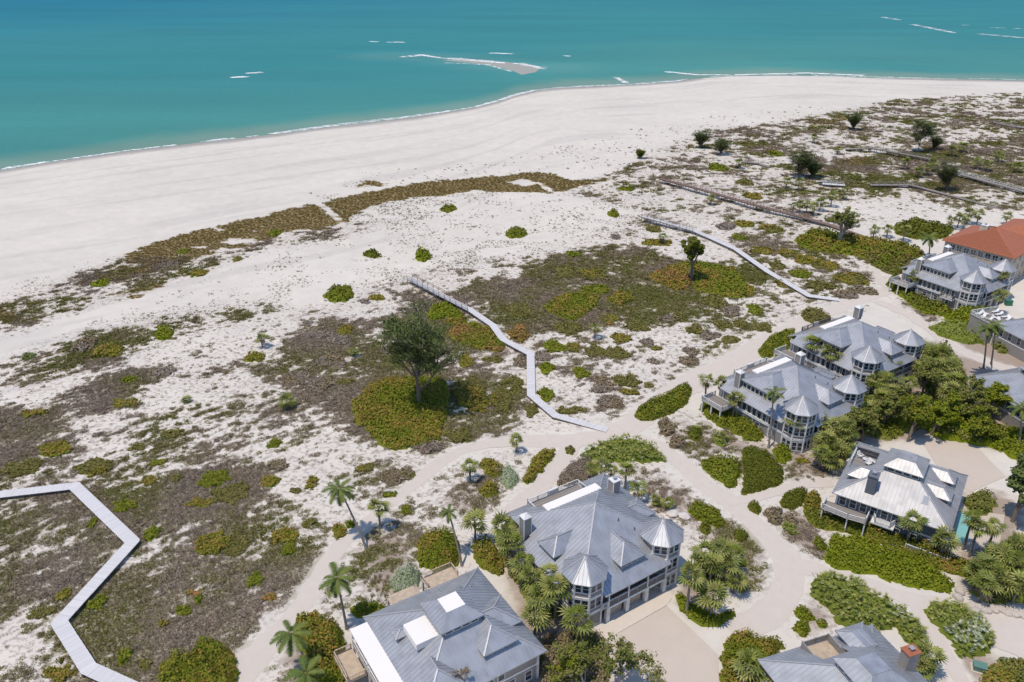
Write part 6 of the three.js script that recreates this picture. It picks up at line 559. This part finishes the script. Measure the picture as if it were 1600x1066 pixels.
// ---------------------------------------------------------------- ground cover that nobody could count
{ const tuftGeo = (seed, n, spread, hgt, w, lean) => { srand(seed); const lb = new LB(); for (let k = 0; k < n; k++) { const a = rr(0, 6.28), r = spread * Math.sqrt(R()), x = Math.cos(a) * r, z = Math.sin(a) * r, b = rr(0, 6.28), l = hgt * rr(0.5, 1.1), e = lean * rr(0.3, 1.2), tx = x + Math.cos(a + rr(-1, 1)) * e, tz = z + Math.sin(a + rr(-1, 1)) * e, v = rr(0.7, 1.25); lb.tri([x - Math.cos(b) * w, -0.03, z - Math.sin(b) * w], [tx, l, tz], [x + Math.cos(b) * w, -0.03, z + Math.sin(b) * w], [v, v, v]); } return lb.geo(); };
  const scr = [tuftGeo(1, 34, 0.5, 0.34, 0.09, 0.42), tuftGeo(2, 30, 0.45, 0.28, 0.1, 0.46), tuftGeo(3, 38, 0.55, 0.3, 0.08, 0.4)], grs = [tuftGeo(4, 22, 0.3, 0.55, 0.05, 0.35), tuftGeo(5, 20, 0.34, 0.45, 0.05, 0.4)];
  const kinds = { scrub: [scr, [[0.24, 0.19, 0.155], [0.26, 0.21, 0.165], [0.22, 0.18, 0.115], [0.19, 0.165, 0.08], [0.15, 0.145, 0.045], [0.13, 0.14, 0.03]], 'low grey brown scrub covering the dunes between the sand patches', 'scrub', 'dune_scrub'], oat: [grs, [[0.19, 0.17, 0.11], [0.17, 0.16, 0.10], [0.23, 0.20, 0.14]], 'thin tufts of beach grass dotted over the white sand', 'beach grass', 'beach_grass'], wet: [grs, [[0.25, 0.19, 0.065], [0.21, 0.165, 0.055], [0.28, 0.215, 0.085]], 'olive brown grass filling the long hollow behind the beach', 'grass', 'hollow_grass'] };
  const lists = { scrub: [], oat: [], wet: [] }; srand(4242); const free = (x, z) => bare.at(x, z) < 0.35; const v = new THREE.Vector3(); camera.updateMatrixWorld(true); camera.updateProjectionMatrix(); const seen = (x, z) => { v.set(x, 0, z).project(camera); return Math.abs(v.x) < 1.25 && v.y > -1.3 && v.y < 1.05; };
  for (let z = -57; z > -545;) { const step = Math.max(0.5, -z * 0.0034); for (let x = -265; x < 395; x += step) { const px = x + rr(-0.5, 0.5) * step, pz = z + rr(-0.5, 0.5) * step; const s = scrub.at(px, pz), w = wet.at(px, pz), o = oats.at(px, pz); if (s < 0.02 && w < 0.05 && o < 0.02) continue; if (!seen(px, pz) || !free(px, pz)) continue; const c = cover(px, pz); if (c > 0.25 && R() < c) lists.scrub.push([px, pz, step * rr(0.95, 1.7)]); else if (s > 0.1 && R() < 0.05 + 0.06 * s) lists.scrub.push([px, pz, step * rr(0.5, 1.0)]);
      if (w > 0.15 && w + 1.1 * (fbm(px * 0.22, pz * 0.4, 4) - 0.5) > 0.42) { lists.wet.push([px, pz, step * rr(0.7, 1.2)]); lists.wet.push([px + rr(-0.5, 0.5) * step, pz + rr(-0.5, 0.5) * step, step * rr(0.7, 1.2)]); }
      if (o > 0.05 && R() < o * 1.3 * sm(0.38, 0.62, fbm(px * 0.16, pz * 0.2, 3))) lists.oat.push([px, pz, step * (0.35 + 1.1 * R() * R())]); } z -= step; }
  const mt = new THREE.Matrix4(), qt = new THREE.Quaternion(), up = new THREE.Vector3(0, 1, 0), sc = new THREE.Vector3(), ps = new THREE.Vector3(), cl = new THREE.Color();
  for (const k in lists) { const [geos, cols, label, cat, name] = kinds[k]; geos.forEach((g, gi) => { const a = lists[k].filter((_, i) => i % geos.length === gi); if (!a.length) return; const im = new THREE.InstancedMesh(g, M.dull, a.length); im.name = nm(name); a.forEach(([x, z, s], i) => { qt.setFromAxisAngle(up, rr(0, 6.28)); const e = s * (k === 'scrub' ? 1.15 : 1); sc.set(e, e * rr(0.7, 1.1), e); ps.set(x, GY(x, z), z); im.setMatrixAt(i, mt.compose(ps, qt, sc)); const n = fbm(x * 0.09 + 60, z * 0.09, 2); let c = cols[Math.min(cols.length - 1, Math.floor((n * 1.5 - 0.25 + rr(-0.25, 0.25)) * cols.length) < 0 ? 0 : Math.floor(Math.max(0, n * 1.5 - 0.25 + rr(-0.25, 0.25)) * cols.length))] || cols[0]; const b = rr(0.8, 1.2); im.setColorAt(i, cl.setRGB(c[0] * b, c[1] * b, c[2] * b)); }); im.castShadow = im.receiveShadow = true; scene.add(im); tag(im, label, cat, null, 'stuff'); }); }
  console.log('cover', lists.scrub.length, lists.oat.length, lists.wet.length);
}
renderer.render(scene, camera);
